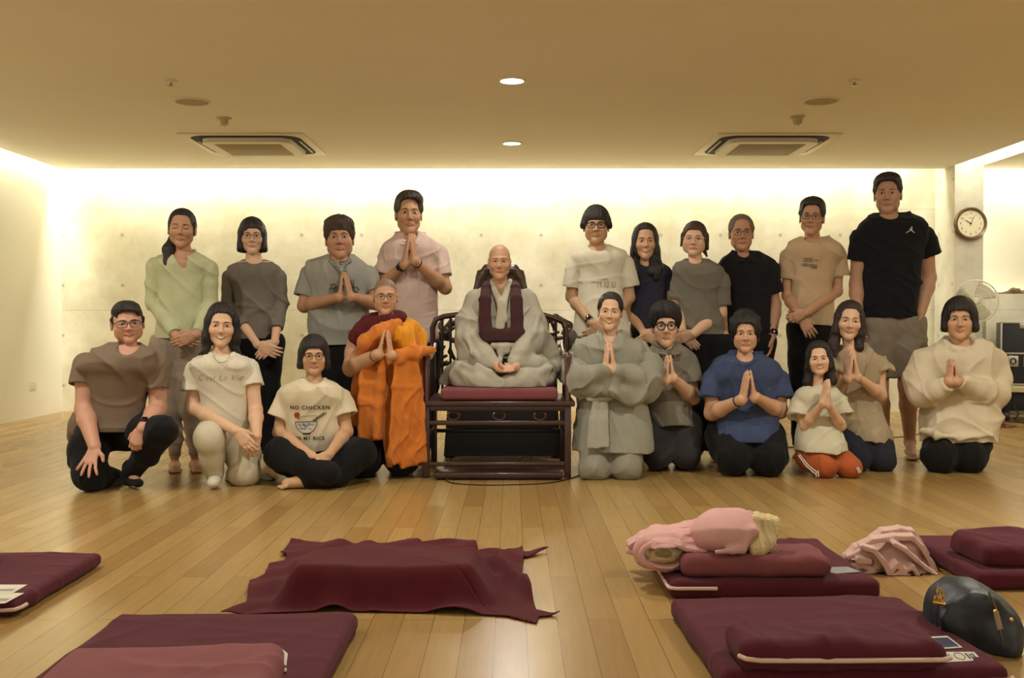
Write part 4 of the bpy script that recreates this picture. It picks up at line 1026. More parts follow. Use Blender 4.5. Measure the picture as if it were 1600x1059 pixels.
if want('13'):
    p = Person(CR['A'], 5.6, 'smiling woman on one knee in a white tee shirt with cursive writing', 'light'); p.root(780)
    p.head(782, 262, 360, (785, 400), dy=-.12, yaw=0, roll=3, wide=.98, smile=1.3, teeth=True)
    SL, EL, WL = p.P(660, 445, .0), p.P(655, 640, -.02), p.P(850, 745, -.26); SR, ER, WR = p.P(915, 440, .0), p.P(940, 650, -.04), p.P(945, 770, -.22)
    m = TEE('white_tee', (214, 206, 176)); CL = SL+(EL-SL)*.60; C2 = SR+(ER-SR)*.48
    secs = [(375, 725, 840), (388, 700, 870), (405, 665, 905), (440, 640, 940), (500, 665, 925), (580, 690, 915), (660, 692, 915), (745, 700, 922)]
    sh = tee(p, 'tee_shirt', m, secs, .115, [([SL, CL+(-.010, -.01, 0)], [.055, .062]), ([SR, C2+(.006, -.01, 0)], [.055, .060])], neck=(783, 372, 62, 44), fold=.005, lean=-.04)
    p.arm(SL, EL, WL, (.040, .036, .025)); p.arm(SR, ER, WR, (.040, .036, .025))
    p.hand(WL, (.7, -.2, -.7), (.1, 1, -.1), (.6, 0, .6), L=.95, curl=.35); p.hand(WR, (-.15, -.15, -.75), (-.3, 1, 0), (-.8, 0, 0), L=.85, curl=.9)
    H1, H2 = p.P(770, 760, .10), p.P(860, 760, .10); K1 = p.P(725, 775, -.22); A1 = p.P(750, 955, -.15); K2 = p.P(890, 935, -.10); A2 = p.P(850, 965, .28)
    mt = cloth('cream_trousers', (196, 186, 150))
    legs(p, mt, [([H1, (H1+K1)/2, K1], [.105, .10, .088]), ([K1+(.01, -.0, -.03), (K1+A1)/2, A1+(0, 0, .03)], [.080, .068, .058]), ([H2, (H2+K2)/2, K2], [.105, .10, .082]), ([K2, (K2+A2)/2, A2], [.08, .075, .055])], hip=(H1, H2, .10), fold=.007, flat_ends=False)
    f = Fld(); f.rc(A1+(0, .02, -.01), p.P(745, 985, -.27), .038, .032, .02, flat=((0, 0, 1), .8)); p.garment('sock', f, cloth('cream_sock', (205, 196, 170)), vox=.005, fold=0)
    f = Fld(); f.rc(A2, p.P(1000, 985, .12), .045, .035, .03); f.rc(p.P(985, 960, .10), p.P(1010, 1000, .05), .03, .03, .02); p.garment('sock', f, cloth('cream_sock', (205, 196, 170)), vox=.005, fold=0)
    p.body.rc(H1, H2, .07); p.body.rc(H2, p.P(800, 650, .02), .07); p.fine.append((2, WL[2]-.14, WL[2]+.03, .004))
    p.build_body()
    p.hair('bob', back=-.10, vol=1.04, open_=(.006, -.115, -.022, .056, .072, .092), extra=[((-.070, .0, -.06), (-.080, -.015, -.15), .026, .018, .03, 'rc'), ((-.08, -.015, -.13), (-.115, -.03, -.165), .014, .004, .02, 'rc'), ((.070, .0, -.06), (.080, -.02, -.14), .026, .018, .03, 'rc'), ((.08, -.02, -.12), (.120, -.03, -.155), .014, .004, .02, 'rc')])
    pr = Print(); c = p.P(800, 497, 0); pr.text("C'est La Vie", c[0], c[2]-.012, .046, shear=.4, bold=-.0008, spacing=1.1); text_on(p, sh, pr.items(p.Y), cloth('grey_writing', (120, 114, 96)), 'cursive_writing')
    mb = MB(); mb.tube([p.P(783+x, 372+62*(1-(x/42)**2)**.5*.95, -.165+abs(x)*.0012) for x in np.linspace(-42, 42, 13)], .0016, 6); mb.build('necklace', mat('gold', srgb(170, 140, 70), rough=.3, metal=1), p.r)
if want('14'):
    p = Person(CR['D'], 5.62, 'woman sitting cross-legged in a tee shirt with a rice bowl print', (192, 146, 106)); p.root(320)
    p.head(320, 270, 372, (318, 425), dy=-.12, yaw=2, wide=1.0, full=.6)
    SL, EL, WL = p.P(165, 480, .0), p.P(128, 690, -.02), p.P(312, 826, -.27); SR, ER, WR = p.P(465, 480, .0), p.P(500, 685, -.02), p.P(402, 812, -.27)
    m = cloth('cream_tee', (214, 202, 162)); CL = SL+(EL-SL)*.62; C2 = SR+(ER-SR)*.56
    secs = [(388, 262, 378), (402, 228, 412), (420, 180, 455), (450, 140, 490), (500, 138, 498), (560, 165, 475), (650, 172, 470), (740, 188, 458), (790, 200, 440)]
    sh = tee(p, 'tee_shirt', m, secs, .125, [([SL, CL+(-.02, -.01, 0)], [.060, .068]), ([SR, C2+(.012, -.01, 0)], [.060, .068])], neck=(318, 388, 66, 55), fold=.005, lean=-.03)
    p.arm(SL, EL, WL, (.040, .034, .024)); p.arm(SR, ER, WR, (.040, .034, .024))
    p.hand(WL, (.35, -.3, -.75), (.2, 1, -.2), (.7, 0, .5), L=.9, curl=.6); p.hand(WR, (-.6, -.4, -.65), (-.1, 1, -.2), (-.6, 0, .7), L=.9, curl=.45)
    K1, K2 = p.P(130, 850, -.14), p.P(575, 845, -.10); H1, H2 = p.P(230, 830, .12), p.P(420, 830, .12); A1, A2 = p.P(400, 935, -.30), p.P(270, 925, -.26)
    K1[2] = .17; K2[2] = .17; A1[2] = .09; A2[2] = .08
    legs(p, M_BLACKT, [([H1, (H1+K1)/2, K1], [.12, .105, .082]), ([K1, (K1+A1)/2, A1], [.080, .072, .066]), ([H2, (H2+K2)/2, K2], [.12, .105, .085]), ([K2, p.P(430, 925, -.2), p.P(300, 945, -.24)], [.082, .075, .058])], hip=(H1, H2, .12), fold=.006, flat_ends=False)
    F1 = p.P(285, 955, -.24); T = p.P(120, 970, -.27); F1[2] = .05; T[2] = .03
    p.body.rc(p.P(330, 945, -.2), F1, .036, .034, .02); p.foot(F1+(0, 0, .0), T, 1.0)
    p.body.rc(H1, H2, .09); p.body.rc((H1+H2)/2, p.P(318, 650, .02), .08); p.body.chain([H2, K2, F1], [.07, .05, .035], .02); p.body.chain([H1, K1, A1], [.07, .05, .035], .02)
    p.fine.append((2, .0, WL[2]+.03, .005))
    p.build_body(); p.glasses('round', w=.0215, h=.019, r=.0015, m=mat('brown_spectacle_frame', srgb(96, 58, 36), rough=.3))
    p.hair('bob', back=-.085, vol=1.10, open_=(-.006, -.118, -.030, .058, .074, .080))
    mk = cloth('black_lettering', (48, 42, 34)); c = p.P(320, 545, 0); u = p.m(1)
    pr = Print(); pr.text('NO CHICKEN', c[0], c[2]-.008, .030, bold=.0006, spacing=1.25)
    d = p.P(318, 712, 0); pr.text('IN MY RICE', d[0], d[2]-.008, .028, bold=.0006, spacing=1.15); text_on(p, sh, pr.items(p.Y), mk, 'lettering')
    b = p.P(298, 615, 0)
    def Q(x, y): a = p.P(x, y, 0); return (a[0], a[2])
    pr = Print(); bowl = [Q(298+59*math.cos(t), 620+66*math.sin(t)*(1 if math.sin(t) < .97 else .95)) for t in np.linspace(0, math.pi, 18)]
    pr.line(bowl, .003); pr.line([Q(238, 622), Q(357, 618)], .004); pr.line([Q(278, 590), Q(355, 588)], .002); pr.line([Q(355, 588), Q(356, 618)], .002); pr.line([Q(278, 590), Q(252, 615)], .002)
    pr.line([Q(335, 614), Q(400, 568)], .0045); pr.line([Q(342, 616), Q(408, 574)], .0045); pr.poly([Q(276, 682), Q(323, 682), Q(320, 690), Q(280, 690)]); text_on(p, sh, pr.items(p.Y), mk, 'bowl_outline')
    pr = Print(); pr.poly([Q(298+55*math.cos(t), 624+58*math.sin(t)) for t in np.linspace(0.02, math.pi-.02, 18)]); text_on(p, sh, pr.items(p.Y), cloth('bowl_white', (206, 202, 184)), 'bowl_print', dyn=.002)
    pr = Print(); rr = random.Random(5)
    for i in range(16):
        t = rr.uniform(.2, 2.9); q = rr.uniform(.2, .85); x, y = 298+50*math.cos(t)*q, 626+50*math.sin(t)*q; pr.line([Q(x+6*math.cos(a)+1.5*math.cos(3*a), y+5*math.sin(a)) for a in np.linspace(0, 5, 9)], .0022)
    text_on(p, sh, pr.items(p.Y), cloth('bowl_blue', (96, 104, 128)), 'bowl_pattern', dyn=.004)
    pr = Print(); pr.poly([Q(x, y) for x, y in ((236, 576), (243, 568), (250, 572), (256, 566), (262, 574), (266, 584), (260, 590), (264, 600), (254, 604), (248, 598), (240, 600), (242, 588), (232, 584))]); text_on(p, sh, pr.items(p.Y), cloth('hen_red', (158, 58, 44)), 'hen_print', dyn=.004)
if want('15'):
    p = Person(CR['C'], 5.85, 'kneeling nun in orange robes and maroon shoulder cloth, shaved head and glasses', (188, 136, 98)); p.root(770)
    p.head(766, 618, 724, (772, 765), dy=-.13, yaw=2, wide=.98, full=.8, smile=1, stubble=((88, 78, 64), .75))
    SL, EL, WL = p.P(600, 860, .0), p.P(565, 1040, -.04), p.P(720, 960, -.27); SR, ER, WR = p.P(910, 850, .02), p.P(930, 1010, -.02), p.P(803, 965, -.27)
    p.arm(SL, EL, WL, (.058, .050, .030)); p.arm(SR, ER, WR, (.040, .034, .021))
    p.pray((765, 975), (768, 815), WL, WR, -.27); p.fine.append((2, WL[2]-.03, WL[2]+.2, .004))
    secs = [(735, 725, 825), (752, 665, 870), (775, 610, 920), (820, 570, 960), (900, 590, 965), (1000, 600, 962)]
    p.shirt_loft(secs, .115, 0, -.03, p.body, k=.02, inset=.012, p=2.2)
    # robe: body wrap, hanging panel
    m = cloth('orange_robe', (198, 114, 42), mottle=.10, sheen=.1)
    f = Fld(); S2 = [(760, 745, 880), (785, 700, 930), (830, 640, 970), (900, 610, 985), (1000, 585, 990), (1150, 570, 1000), (1300, 565, 1000), (1400, 565, 1000), (1640, 570, 1000)]
    p.shirt_loft(S2, .15, 0, -.03, f, k=0, p=2.2)
    f.chain([SR+(-.01, 0, .01), SR+(.02, 0, -.12), ER+(.0, -.02, 0), p.P(850, 985, -.22)], [.070, .068, .055, .04], .03)
    # cloth roll across the chest and forearm
    f.chain([p.P(620, 960, -.13), p.P(650, 890, -.16), p.P(740, 835, -.17), p.P(830, 790, -.13)], [.03, .045, .05, .04], .03)
    f.chain([p.P(840, 960, -.22), p.P(930, 950, -.20), p.P(1035, 935, -.13)], [.035, .042, .018], .02)
    # folds falling from the forearm
    rr = random.Random(8)
    for i in range(9):
        x0 = 835+i*14; x1 = 790+i*26; y1 = 1600+rr.uniform(-15, 25)
        f.chain([p.P(x0, 955+i*2, -.235+.004*i), p.P((x0+x1)/2+rr.uniform(-6, 6), 1150, -.235+.008*i), p.P(x1, y1, -.22+.01*i)], [.008, .012, .013], .014)
    for i in range(5):
        x0 = 620+i*26; f.chain([p.P(x0+30, 1010, -.15), p.P(x0+8+rr.uniform(-8, 8), 1130, -.175), p.P(x0-10, 1480, -.16)], [.010, .016, .014], .018)
    f.chain([p.P(750, 985, -.24), p.P(735, 1150, -.20), p.P(715, 1440, -.18)], [.02, .026, .03], .03)
    def cut(ff): pass
    v, q = None, None
    f.disp(folds(.005, (30, 30, 6), 8, 1.2))
    f.bx(p.P(630, 1755, -.1), (.16, .5, .275), rotm(roll=-8), .01, .01, 's')
    f.bx(p.P(880, 1812, -.1), (.3, .5, .185), None, .01, .01, 's')
    v, q = f.mesh(.0055); robe = mesh_obj('robe', v, q, m, p.r)
    # yellow outer layer over the left shoulder
    f = Fld(); f.chain([p.P(840, 800, -.06), p.P(900, 815, -.03), p.P(945, 875, .0), p.P(955, 930, -.03)], [.045, .058, .060, .05], .04); f.chain([p.P(790, 815, -.125), p.P(860, 850, -.125), p.P(905, 930, -.13)], [.03, .055, .05], .04)
    f.disp(folds(.005, (30, 20, 12), 5, 1.2)); v, q = f.mesh(.0055); mesh_obj('robe_layer', v, q, cloth('saffron_robe', (214, 142, 34), mottle=.1), p.r)
    f = Fld(); fn_ = ((-.1, 1, -.35), .38)
    f.chain([p.P(588, 850, -.085), p.P(640, 815, -.105), p.P(705, 785, -.125), p.P(780, 760, -.13), p.P(850, 745, -.085)], [.038, .050, .050, .038, .030], .02, flat=fn_)
    f.chain([p.P(600, 870, -.08), p.P(615, 905, -.085)], [.030, .016], .02, flat=fn_)
    f.chain([p.P(625, 812, -.03), p.P(680, 775, -.02), p.P(720, 740, .0)], [.050, .050, .034], .03); f.rc(p.P(700, 755, .05), p.P(850, 745, .05), .045, .045, .03); f.chain([p.P(845, 735, .0), p.P(862, 755, -.06)], [.032, .026], .02)
    f.chain([p.P(640, 860, -.138), p.P(720, 820, -.152), p.P(800, 770, -.150)], [.008, .012, .008], .014); f.chain([p.P(650, 830, -.145), p.P(740, 780, -.155)], [.007, .008], .014)
    f.disp(folds(.003, (20, 20, 20), 7, 1.0)); v, q = f.mesh(.005); mesh_obj('shoulder_cloth', v, q, cloth('maroon_shawl', (82, 22, 26), mottle=.1), p.r)
    K1, K2 = p.P(640, 1380, -.08), p.P(860, 1400, -.05); K1[2] = .11; K2[2] = .11
    kneel_legs(p, M_BLACKT, K1, K2, p.P(680, 1340, .04), p.P(870, 1340, .04), .105, .115)
    p.build_body(); p.glasses('rect', w=.025, h=.016, r=.0012)
    watch(p, WL+(EL-WL)*.10, EL-WL, .031, name='bead_bracelet', face=False, wd=.006)
if want('16'):
    p = Person(CR['G'], 5.85, 'kneeling smiling nun with cropped black hair in a pale grey robe, palms pressed', 'light'); p.root(330)
    p.ox, p.oy, p.cs = CR['F']
    p.head(378, 762, 880, (385, 930), dy=-.12, yaw=-2, roll=3, wide=.95, smile=1.3, teeth=True)
    p.hair_spec = 1
    p.ox, p.oy, p.cs = CR['G']
    SL, EL, WL = p.P(165, 190, .0), p.P(140, 370, -.03), p.P(300, 295, -.24); SR, ER, WR = p.P(510, 190, .0), p.P(545, 380, -.03), p.P(350, 300, -.24)
    p.arm(SL, EL, WL, (.045, .04, .026)); p.arm(SR, ER, WR, (.045, .04, .026)); p.pray((328, 300), (322, 140), WL, WR, -.25); p.fine.append((2, WL[2]-.03, WL[2]+.2, .004))
    m = cloth('pale_grey_robe', (146, 144, 124), mottle=.05, bump=.12)
    secs = [(70, 265, 380), (92, 225, 440), (115, 165, 500), (150, 120, 545), (200, 105, 570), (280, 110, 560), (400, 120, 545), (480, 125, 545), (560, 112, 565, .15), (680, 98, 588, .175), (770, 90, 598, .195), (796, 92, 596, .20)]
    f = Fld(); p.shirt_loft(secs, .14, 0, -.02, f, k=0, p=2.2); p.shirt_loft(secs[:9], .14, 0, -.02, p.body, k=.02, inset=.03, p=2.2)
    f.disp(folds(.008, (18, 18, 10), 31, 1.0))
    f.el(p.P(322, 75, -.07), (p.m(48), .12, p.m(75)), k=.006, mode='s')
    f.rc(p.P(322, 110, -.12), p.P(325, 190, -.16), .03, .006, .006, 's', flat=((0, 1, 0), 3))
    v, q = f.mesh(.0055); mesh_obj('robe', v, q, m, p.r)
    for nm, ch in (('L', ([SL+(.01, 0, .0), p.P(130, 290, -.03), p.P(140, 350, -.07), p.P(215, 345, -.16), p.P(300, 300, -.235)], [.072, .078, .080, .062, .036], [p.P(128, 400, -.05), p.P(210, 415, -.13), p.P(320, 430, -.20)], [.052, .050, .030], [p.P(300, 310, -.235), p.P(325, 430, -.20)], .030)), ('R', ([SR-(.01, 0, 0), p.P(550, 290, -.03), p.P(545, 360, -.07), p.P(460, 350, -.16), p.P(365, 300, -.235)], [.072, .080, .086, .066, .038], [p.P(555, 420, -.06), p.P(470, 450, -.14), p.P(360, 430, -.20)], [.062, .060, .036], [p.P(365, 310, -.235), p.P(355, 430, -.205)], .034))):
        f = Fld(); f.chain(ch[0], ch[1], .04); f.chain(ch[2], ch[3], .05); f.rc(ch[4][0], ch[4][1], ch[5], ch[5], .03)
        f.disp(folds(.009, (16, 16, 16), 41 if nm == 'L' else 47, 1.3)); v, q = f.mesh(.0055); mesh_obj('sleeve', v, q, m, p.r)
    # collar bands and waist tie
    mb = Fld(); mb.chain([p.P(255, 75, .0), p.P(262, 100, -.09), p.P(300, 170, -.158), p.P(345, 260, -.17), p.P(380, 420, -.165)], [.012, .015, .015, .015, .014], .01, flat=((0, 1, 0), .6)); mb.chain([p.P(395, 70, .0), p.P(385, 100, -.09), p.P(345, 165, -.155), p.P(300, 240, -.16)], [.012, .015, .015, .014], .01, flat=((0, 1, 0), .6)); p.garment('collar_band', mb, cloth('robe_band', (156, 154, 134)), vox=.005, fold=0)
    mb = Fld()
    for x0, x1, y1 in ((225, 220, 785), (275, 285, 778)): mb.chain([p.P(x0+20, 480, -.155), p.P((x0+x1)/2+4, 620, -.185), p.P(x1, y1, -.205)], [.018, .030, .034], .01, flat=((0, 1, 0), .35), fe=True)
    mb.rc(p.P(200, 485, -.15), p.P(330, 475, -.17), .016, .016, .01); p.garment('waist_tie', mb, cloth('robe_band', (156, 154, 134)), vox=.005, fold=.003)
    K1, K2 = p.P(222, 905, -.14), p.P(430, 905, -.14)
    kneel_legs(p, cloth('pale_grey_trousers', (138, 134, 114)), K1, K2, p.P(250, 700, .0), p.P(420, 700, .0), .086, .10, fold=.006)
    p.build_body()
    p.hair('male', side=-.012, back=-.05, vol=.975, streak=.002, open_=(0, -.117, -.014, .058, .074, .094), m=M_HAIR)
    f = Fld(); f.chain([p.P(240, 60, .05), p.P(330, 45, .09), p.P(410, 50, .05)], [.02, .02, .02], .02)
if want('17'):
    p = Person(CR['F'], 6.12, 'kneeling person with round black glasses and messy black fringe in a grey polo shirt', 'light'); p.root(740)
    p.head(737, 850, 985, (735, 1035), dy=-.12, yaw=2, wide=.88, full=.5)
    p.ox, p.oy, p.cs = CR['G']
    SL, EL, WL = p.P(585, 240, .0), p.P(560, 430, -.04), p.P(665, 370, -.24); SR, ER, WR = p.P(800, 235, .0), p.P(835, 475, -.04), p.P(712, 355, -.24)
    m = cloth('grey_knit_polo', (122, 116, 96)); C2 = SR+(ER-SR)*.62; CL = SL+(EL-SL)*.6
    secs = [(138, 605, 745), (155, 582, 775), (180, 555, 810), (220, 545, 835), (300, 560, 825), (400, 562, 818), (540, 562, 822, .14), (600, 566, 828, .17), (632, 570, 832, .18)]
    tee(p, 'polo_shirt', m, secs, .125, [([SL, CL], [.058, .058]), ([SR, C2+(.008, -.01, 0)], [.060, .062])], neck=(680, 138, 55, 50), fold=.005)
    collar(p, m, p.P(678, 170, -.05), .066, .070, h=.026, drop=.06)
    p.arm(SL, EL, WL, (.043, .04, .027)); p.arm(SR, ER, WR, (.043, .042, .027)); p.pray((688, 360), (688, 212), WL, WR, -.25); p.fine.append((2, WL[2]-.03, WL[2]+.2, .004))
    K1, K2 = p.P(618, 815, -.12), p.P(790, 815, -.12)
    kneel_legs(p, cloth('charcoal_trousers', (52, 50, 50)), K1, K2, p.P(625, 650, -.01), p.P(780, 650, -.01), .092, .112)
    p.ox, p.oy, p.cs = CR['F']
    p.build_body(); p.glasses('round', w=.025, h=.020, r=.0026, m=M_BLACKP)
    ex = [((x, -.068+abs(x)*.5, .075), (x*1.12, -.090+abs(x)*.45, .026), .013, .005, .008, 'rc') for x in (-.05, -.036, -.022, -.008, .006, .020, .034, .048)]
    p.hair('short', vol=1.06, side=-.015, streak=.004, open_=(0, -.118, -.040, .056, .07, .082), extra=ex+[((0, -.01, .085), (.074, .080, .048), .03, 'el')])
if want('18'):
    p = Person(CR['I'], 5.95, 'kneeling woman with short curly black hair in a blue tee shirt, palms pressed', 'mid'); p.root(300)
    p.head(300, 182, 285, (300, 325), dy=-.12, yaw=0, wide=.95, full=.9)
    SL, EL, WL = p.P(125, 420, .0), p.P(112, 620, -.04), p.P(275, 545, -.24); SR, ER, WR = p.P(478, 420, .0), p.P(490, 610, -.04), p.P(355, 530, -.24)
    m = cloth('blue_tee', (60, 70, 100), mottle=.12); CL = SL+(EL-SL)*.58; C2 = SR+(ER-SR)*.60
    secs = [(288, 235, 365), (303, 195, 405), (322, 150, 445), (355, 115, 482), (410, 100, 498), (480, 125, 478), (580, 130, 470), (660, 120, 478, .155), (700, 108, 482, .185), (735, 100, 484, .205), (765, 100, 482, .21)]
    sh = tee(p, 'tee_shirt', m, secs, .14, [([SL, CL+(-.016, -.01, 0)], [.064, .070]), ([SR, C2+(.008, -.01, 0)], [.064, .068])], neck=(300, 300, 62, 50), fold=.006)
    p.arm(SL, EL, WL, (.046, .042, .027)); p.arm(SR, ER, WR, (.046, .042, .027)); p.pray((315, 530), (320, 382), WL, WR, -.25); p.fine.append((2, WL[2]-.03, WL[2]+.2, .004))
    K1, K2 = p.P(235, 860, -.15), p.P(430, 860, -.15)
    kneel_legs(p, M_BLACKT, K1, K2, p.P(200, 760, .0), p.P(400, 760, .0), .108, .135, fold=.008)
    p.build_body()
    rr = random.Random(3); ex = []
    for i in range(34):
        a = rr.uniform(0, 6.28); e = rr.uniform(-.1, 1.4); x, y, z = .082*math.cos(a)*math.cos(e), .03+.088*math.sin(a)*math.cos(e), .040+.092*math.sin(e)
        if y < -.03 and z < .075: continue
        ex.append(((x, y, z), (.030, .030, .028), .008, 'el'))
    p.hair('short', vol=1.14, side=-.050, back=-.075, streak=.0035, open_=(.002, -.118, -.022, .058, .072, .088), extra=ex)
    watch(p, WL+(EL-WL)*.12, EL-WL, .030, name='bracelet', face=False, wd=.005)
    mb = MB(); mb.tube([p.P(300+x, 318+38*(1-(x/55)**2)**.5, -.155+abs(x)*.001) for x in np.linspace(-54, 54, 13)], .0022, 6); mb.build('necklace', M_BLACKP, p.r)
    pr = Print(); c = p.P(402, 482, 0); u = p.m(1); pr.line([(c[0]-12*u, c[2]+6*u), (c[0]+2*u, c[2]), (c[0]+12*u, c[2]+9*u)], .002); pr.line([(c[0]-2*u, c[2]-8*u), (c[0]+2*u, c[2]), (c[0]+4*u, c[2]+10*u)], .002); text_on(p, sh, pr.items(p.Y), cloth('grey_emblem', (110, 118, 130)), 'chest_emblem')
if want('20'):
    p = Person(CR['I'], 6.15, 'kneeling woman in a beige blouse behind the girl, long dark hair', 'light'); p.root(900)
    p.head(878, 112, 216, (885, 270), dy=-.12, yaw=3, roll=5, wide=.97, smile=.6, neck_r=.043)
    SL, EL, WL = p.P(800, 330, .0), p.P(790, 500, -.04), p.P(862, 425, -.22); SR, ER, WR = p.P(1030, 320, .0), p.P(1045, 520, -.04), p.P(912, 415, -.22)
    m = cloth('beige_blouse', (168, 150, 110)); C2 = SR+(ER-SR)*.36; CL = SL+(EL-SL)*.4
    secs = [(248, 835, 955), (262, 805, 990), (282, 780, 1020), (315, 770, 1045), (370, 795, 1045), (440, 815, 1035), (500, 820, 1025), (600, 815, 1050), (680, 818, 1072, .14), (720, 824, 1084, .165), (758, 830, 1092, .17)]
    tee(p, 'blouse', m, secs, .12, [([SL, CL], [.05, .055]), ([SR, C2+(.012, -.01, 0)], [.05, .058])], neck=(885, 250, 50, 50), fold=.009, scale=(26, 26, 6), ridged=1.0)
    p.arm(SL, EL, WL, (.036, .032, .022)); p.arm(SR, ER, WR, (.036, .034, .022)); p.pray((885, 410), (884, 255), WL, WR, -.24, L=.9); p.fine.append((2, WL[2]-.03, WL[2]+.2, .004))
    K1, K2 = p.P(905, 870, -.14), p.P(1050, 870, -.14)
    kneel_legs(p, cloth('navy_leggings', (38, 40, 50)), K1, K2, p.P(890, 740, -.0), p.P(1000, 740, -.0), .085, .10)
    p.build_body()
    p.hair('bob', m=mat('dark_brown_long_hair', srgb(44, 28, 24), rough=.4, bump=.5, bscale=60, stretch=(6, 6, .8)), back=-.10, vol=1.02, open_=(.006, -.113, -.018, .056, .072, .096), extra=[((-.070, .0, -.05), (-.085, -.01, -.17), .026, .034, .03, 'rc'), ((.070, .0, -.05), (.072, -.015, -.155), .026, .030, .03, 'rc'), ((-.085, -.02, -.15), (-.07, -.05, -.22), .03, .012, .03, 'rc')])
if want('19'):
    p = Person(CR['I'], 5.85, 'kneeling smiling girl in a white tee shirt and orange trousers, palms pressed', 'light', g=.74); p.root(700)
    p.head(706, 320, 408, (690, 462), dy=-.08, yaw=0, roll=-4, wide=1.02, full=.3, smile=1.4, teeth=True, neck_r=.040)
    SL, EL, WL = p.P(590, 545, .0), p.P(625, 690, -.05), p.P(728, 560, -.17); SR, ER, WR = p.P(818, 535, .0), p.P(825, 690, -.05), p.P(755, 570, -.17)
    m = cloth('pale_tee', (200, 194, 160)); CL = SL+(EL-SL)*.62; C2 = SR+(ER-SR)*.62
    secs = [(462, 640, 752), (474, 612, 780), (492, 585, 812), (525, 568, 832), (580, 585, 820), (650, 590, 808), (740, 580, 838, .10), (790, 578, 852, .125), (822, 578, 860, .13)]
    tee(p, 'tee_shirt', m, secs, .09, [([SL, CL+(-.03, -.01, 0)], [.045, .054]), ([SR, C2+(.022, -.01, 0)], [.045, .054])], neck=(692, 462, 48, 30), fold=.005, vox=.005)
    p.arm(SL, EL, WL, (.040, .036, .026)); p.arm(SR, ER, WR, (.040, .036, .026)); p.pray((742, 545), (758, 432), WL, WR, -.19, L=.95); p.fine.append((2, WL[2]-.03, WL[2]+.15, .0035))
    K1, K2 = p.P(735, 915, -.10), p.P(878, 915, -.10)
    m2 = cloth('orange_trousers', (170, 86, 46))
    kneel_legs(p, m2, K1, K2, p.P(650, 860, .02), p.P(790, 860, .02), .066, .075, rs=.045)
    p.build_body()
    p.hair('bob', back=-.09, vol=1.05, open_=(.0, -.114, -.016, .056, .072, .098), extra=[((-.070, .0, -.05), (-.090, -.005, -.17), .026, .038, .03, 'rc'), ((.070, .0, -.05), (.085, -.01, -.17), .026, .032, .03, 'rc'), ((0, .05, -.08), (.075, .03, .12), .03, 'el')])
    mb = MB()
    for a, b in (((590, 850), (685, 955)), ((598, 846), (700, 950))): mb.tube([p.P(a[0], a[1], -.055), p.P((a[0]+b[0])/2-4, (a[1]+b[1])/2+8, -.09), p.P(b[0], b[1], -.165)], .0035, 6)
    for a, b in (((688, 935), (690, 970)), ((700, 935), (703, 970)), ((920, 915), (936, 945)), ((912, 918), (926, 950))): mb.tube([p.P(*a, -.17), p.P(*b, -.17)], .0035, 6)
    mb.build('trouser_stripe', cloth('white_stripe', (215, 205, 190)), p.r)
if want('21'):
    p = Person(CR['K'], 6.1, 'kneeling woman in a cream hooded sweatshirt with a black bowl haircut, palms pressed', 'mid'); p.root(515)
    p.head(513, 190, 290, (515, 325), dy=-.12, yaw=-2, wide=.95, smile=1, full=.6)
    m = cloth('cream_hoodie', (206, 192, 154), mottle=.05)
    SL, EL, WL = p.P(335, 400, .0), p.P(305, 570, -.05), p.P(462, 500, -.25); SR, ER, WR = p.P(685, 400, .0), p.P(715, 565, -.05), p.P(500, 500, -.25)
    f = Fld(); secs = [(292, 430, 605), (308, 390, 645), (330, 355, 680), (370, 325, 705), (430, 325, 708), (500, 340, 700), (600, 345, 700, .165), (690, 325, 700, .19), (745, 325, 692, .20), (790, 335, 685, .20)]
    p.shirt_loft(secs, .15, 0, -.02, f, k=0, p=2.3); p.shirt_loft(secs, .15, 0, -.02, p.body, k=.02, inset=.03, p=2.3)
    f.chain([SL, p.P(315, 490, -.02), p.P(325, 560, -.07), p.P(400, 540, -.17), p.P(455, 512, -.235)], [.078, .084, .080, .062, .040], .03, fe=True)
    f.chain([SR, p.P(700, 490, -.02), p.P(690, 565, -.07), p.P(600, 540, -.17), p.P(510, 500, -.235)], [.078, .084, .080, .062, .040], .03, fe=True)
    f.chain([p.P(435, 310, .03), p.P(440, 318, -.06), p.P(475, 335, -.12), p.P(515, 340, -.13), p.P(560, 335, -.12), p.P(600, 315, -.06), p.P(610, 305, .03)], [.024, .022, .018, .016, .018, .022, .024], .015)
    f.el(p.P(515, 330, .12), (.14, .07, .08), k=.04)
    f.chain([p.P(330, 745, -.10), p.P(400, 770, -.185), p.P(515, 778, -.205), p.P(620, 772, -.185), p.P(688, 750, -.10)], [.014, .016, .016, .016, .014], .02)
    f.disp(folds(.006, (9, 9, 20), 11, 1.2)); f.el(p.P(515, 296, -.06), (p.m(58), .10, p.m(42)), k=.006, mode='s')
    v, q = f.mesh(.0055); mesh_obj('hooded_sweatshirt', v, q, m, p.r)
    p.arm(SL, EL, WL, (.042, .038, .026)); p.arm(SR, ER, WR, (.042, .038, .026)); p.pray((480, 500), (472, 382), WL, WR, -.25, L=.9); p.fine.append((2, WL[2]-.03, WL[2]+.2, .004))
    K1, K2 = p.P(415, 870, -.14), p.P(555, 870, -.14)
    kneel_legs(p, M_BLACKT, K1, K2, p.P(430, 800, .02), p.P(575, 800, .02), .105, .115, fold=.008)
    p.build_body()
    p.hair('bob', back=-.075, vol=1.12, open_=(.002, -.120, -.028, .060, .074, .080))
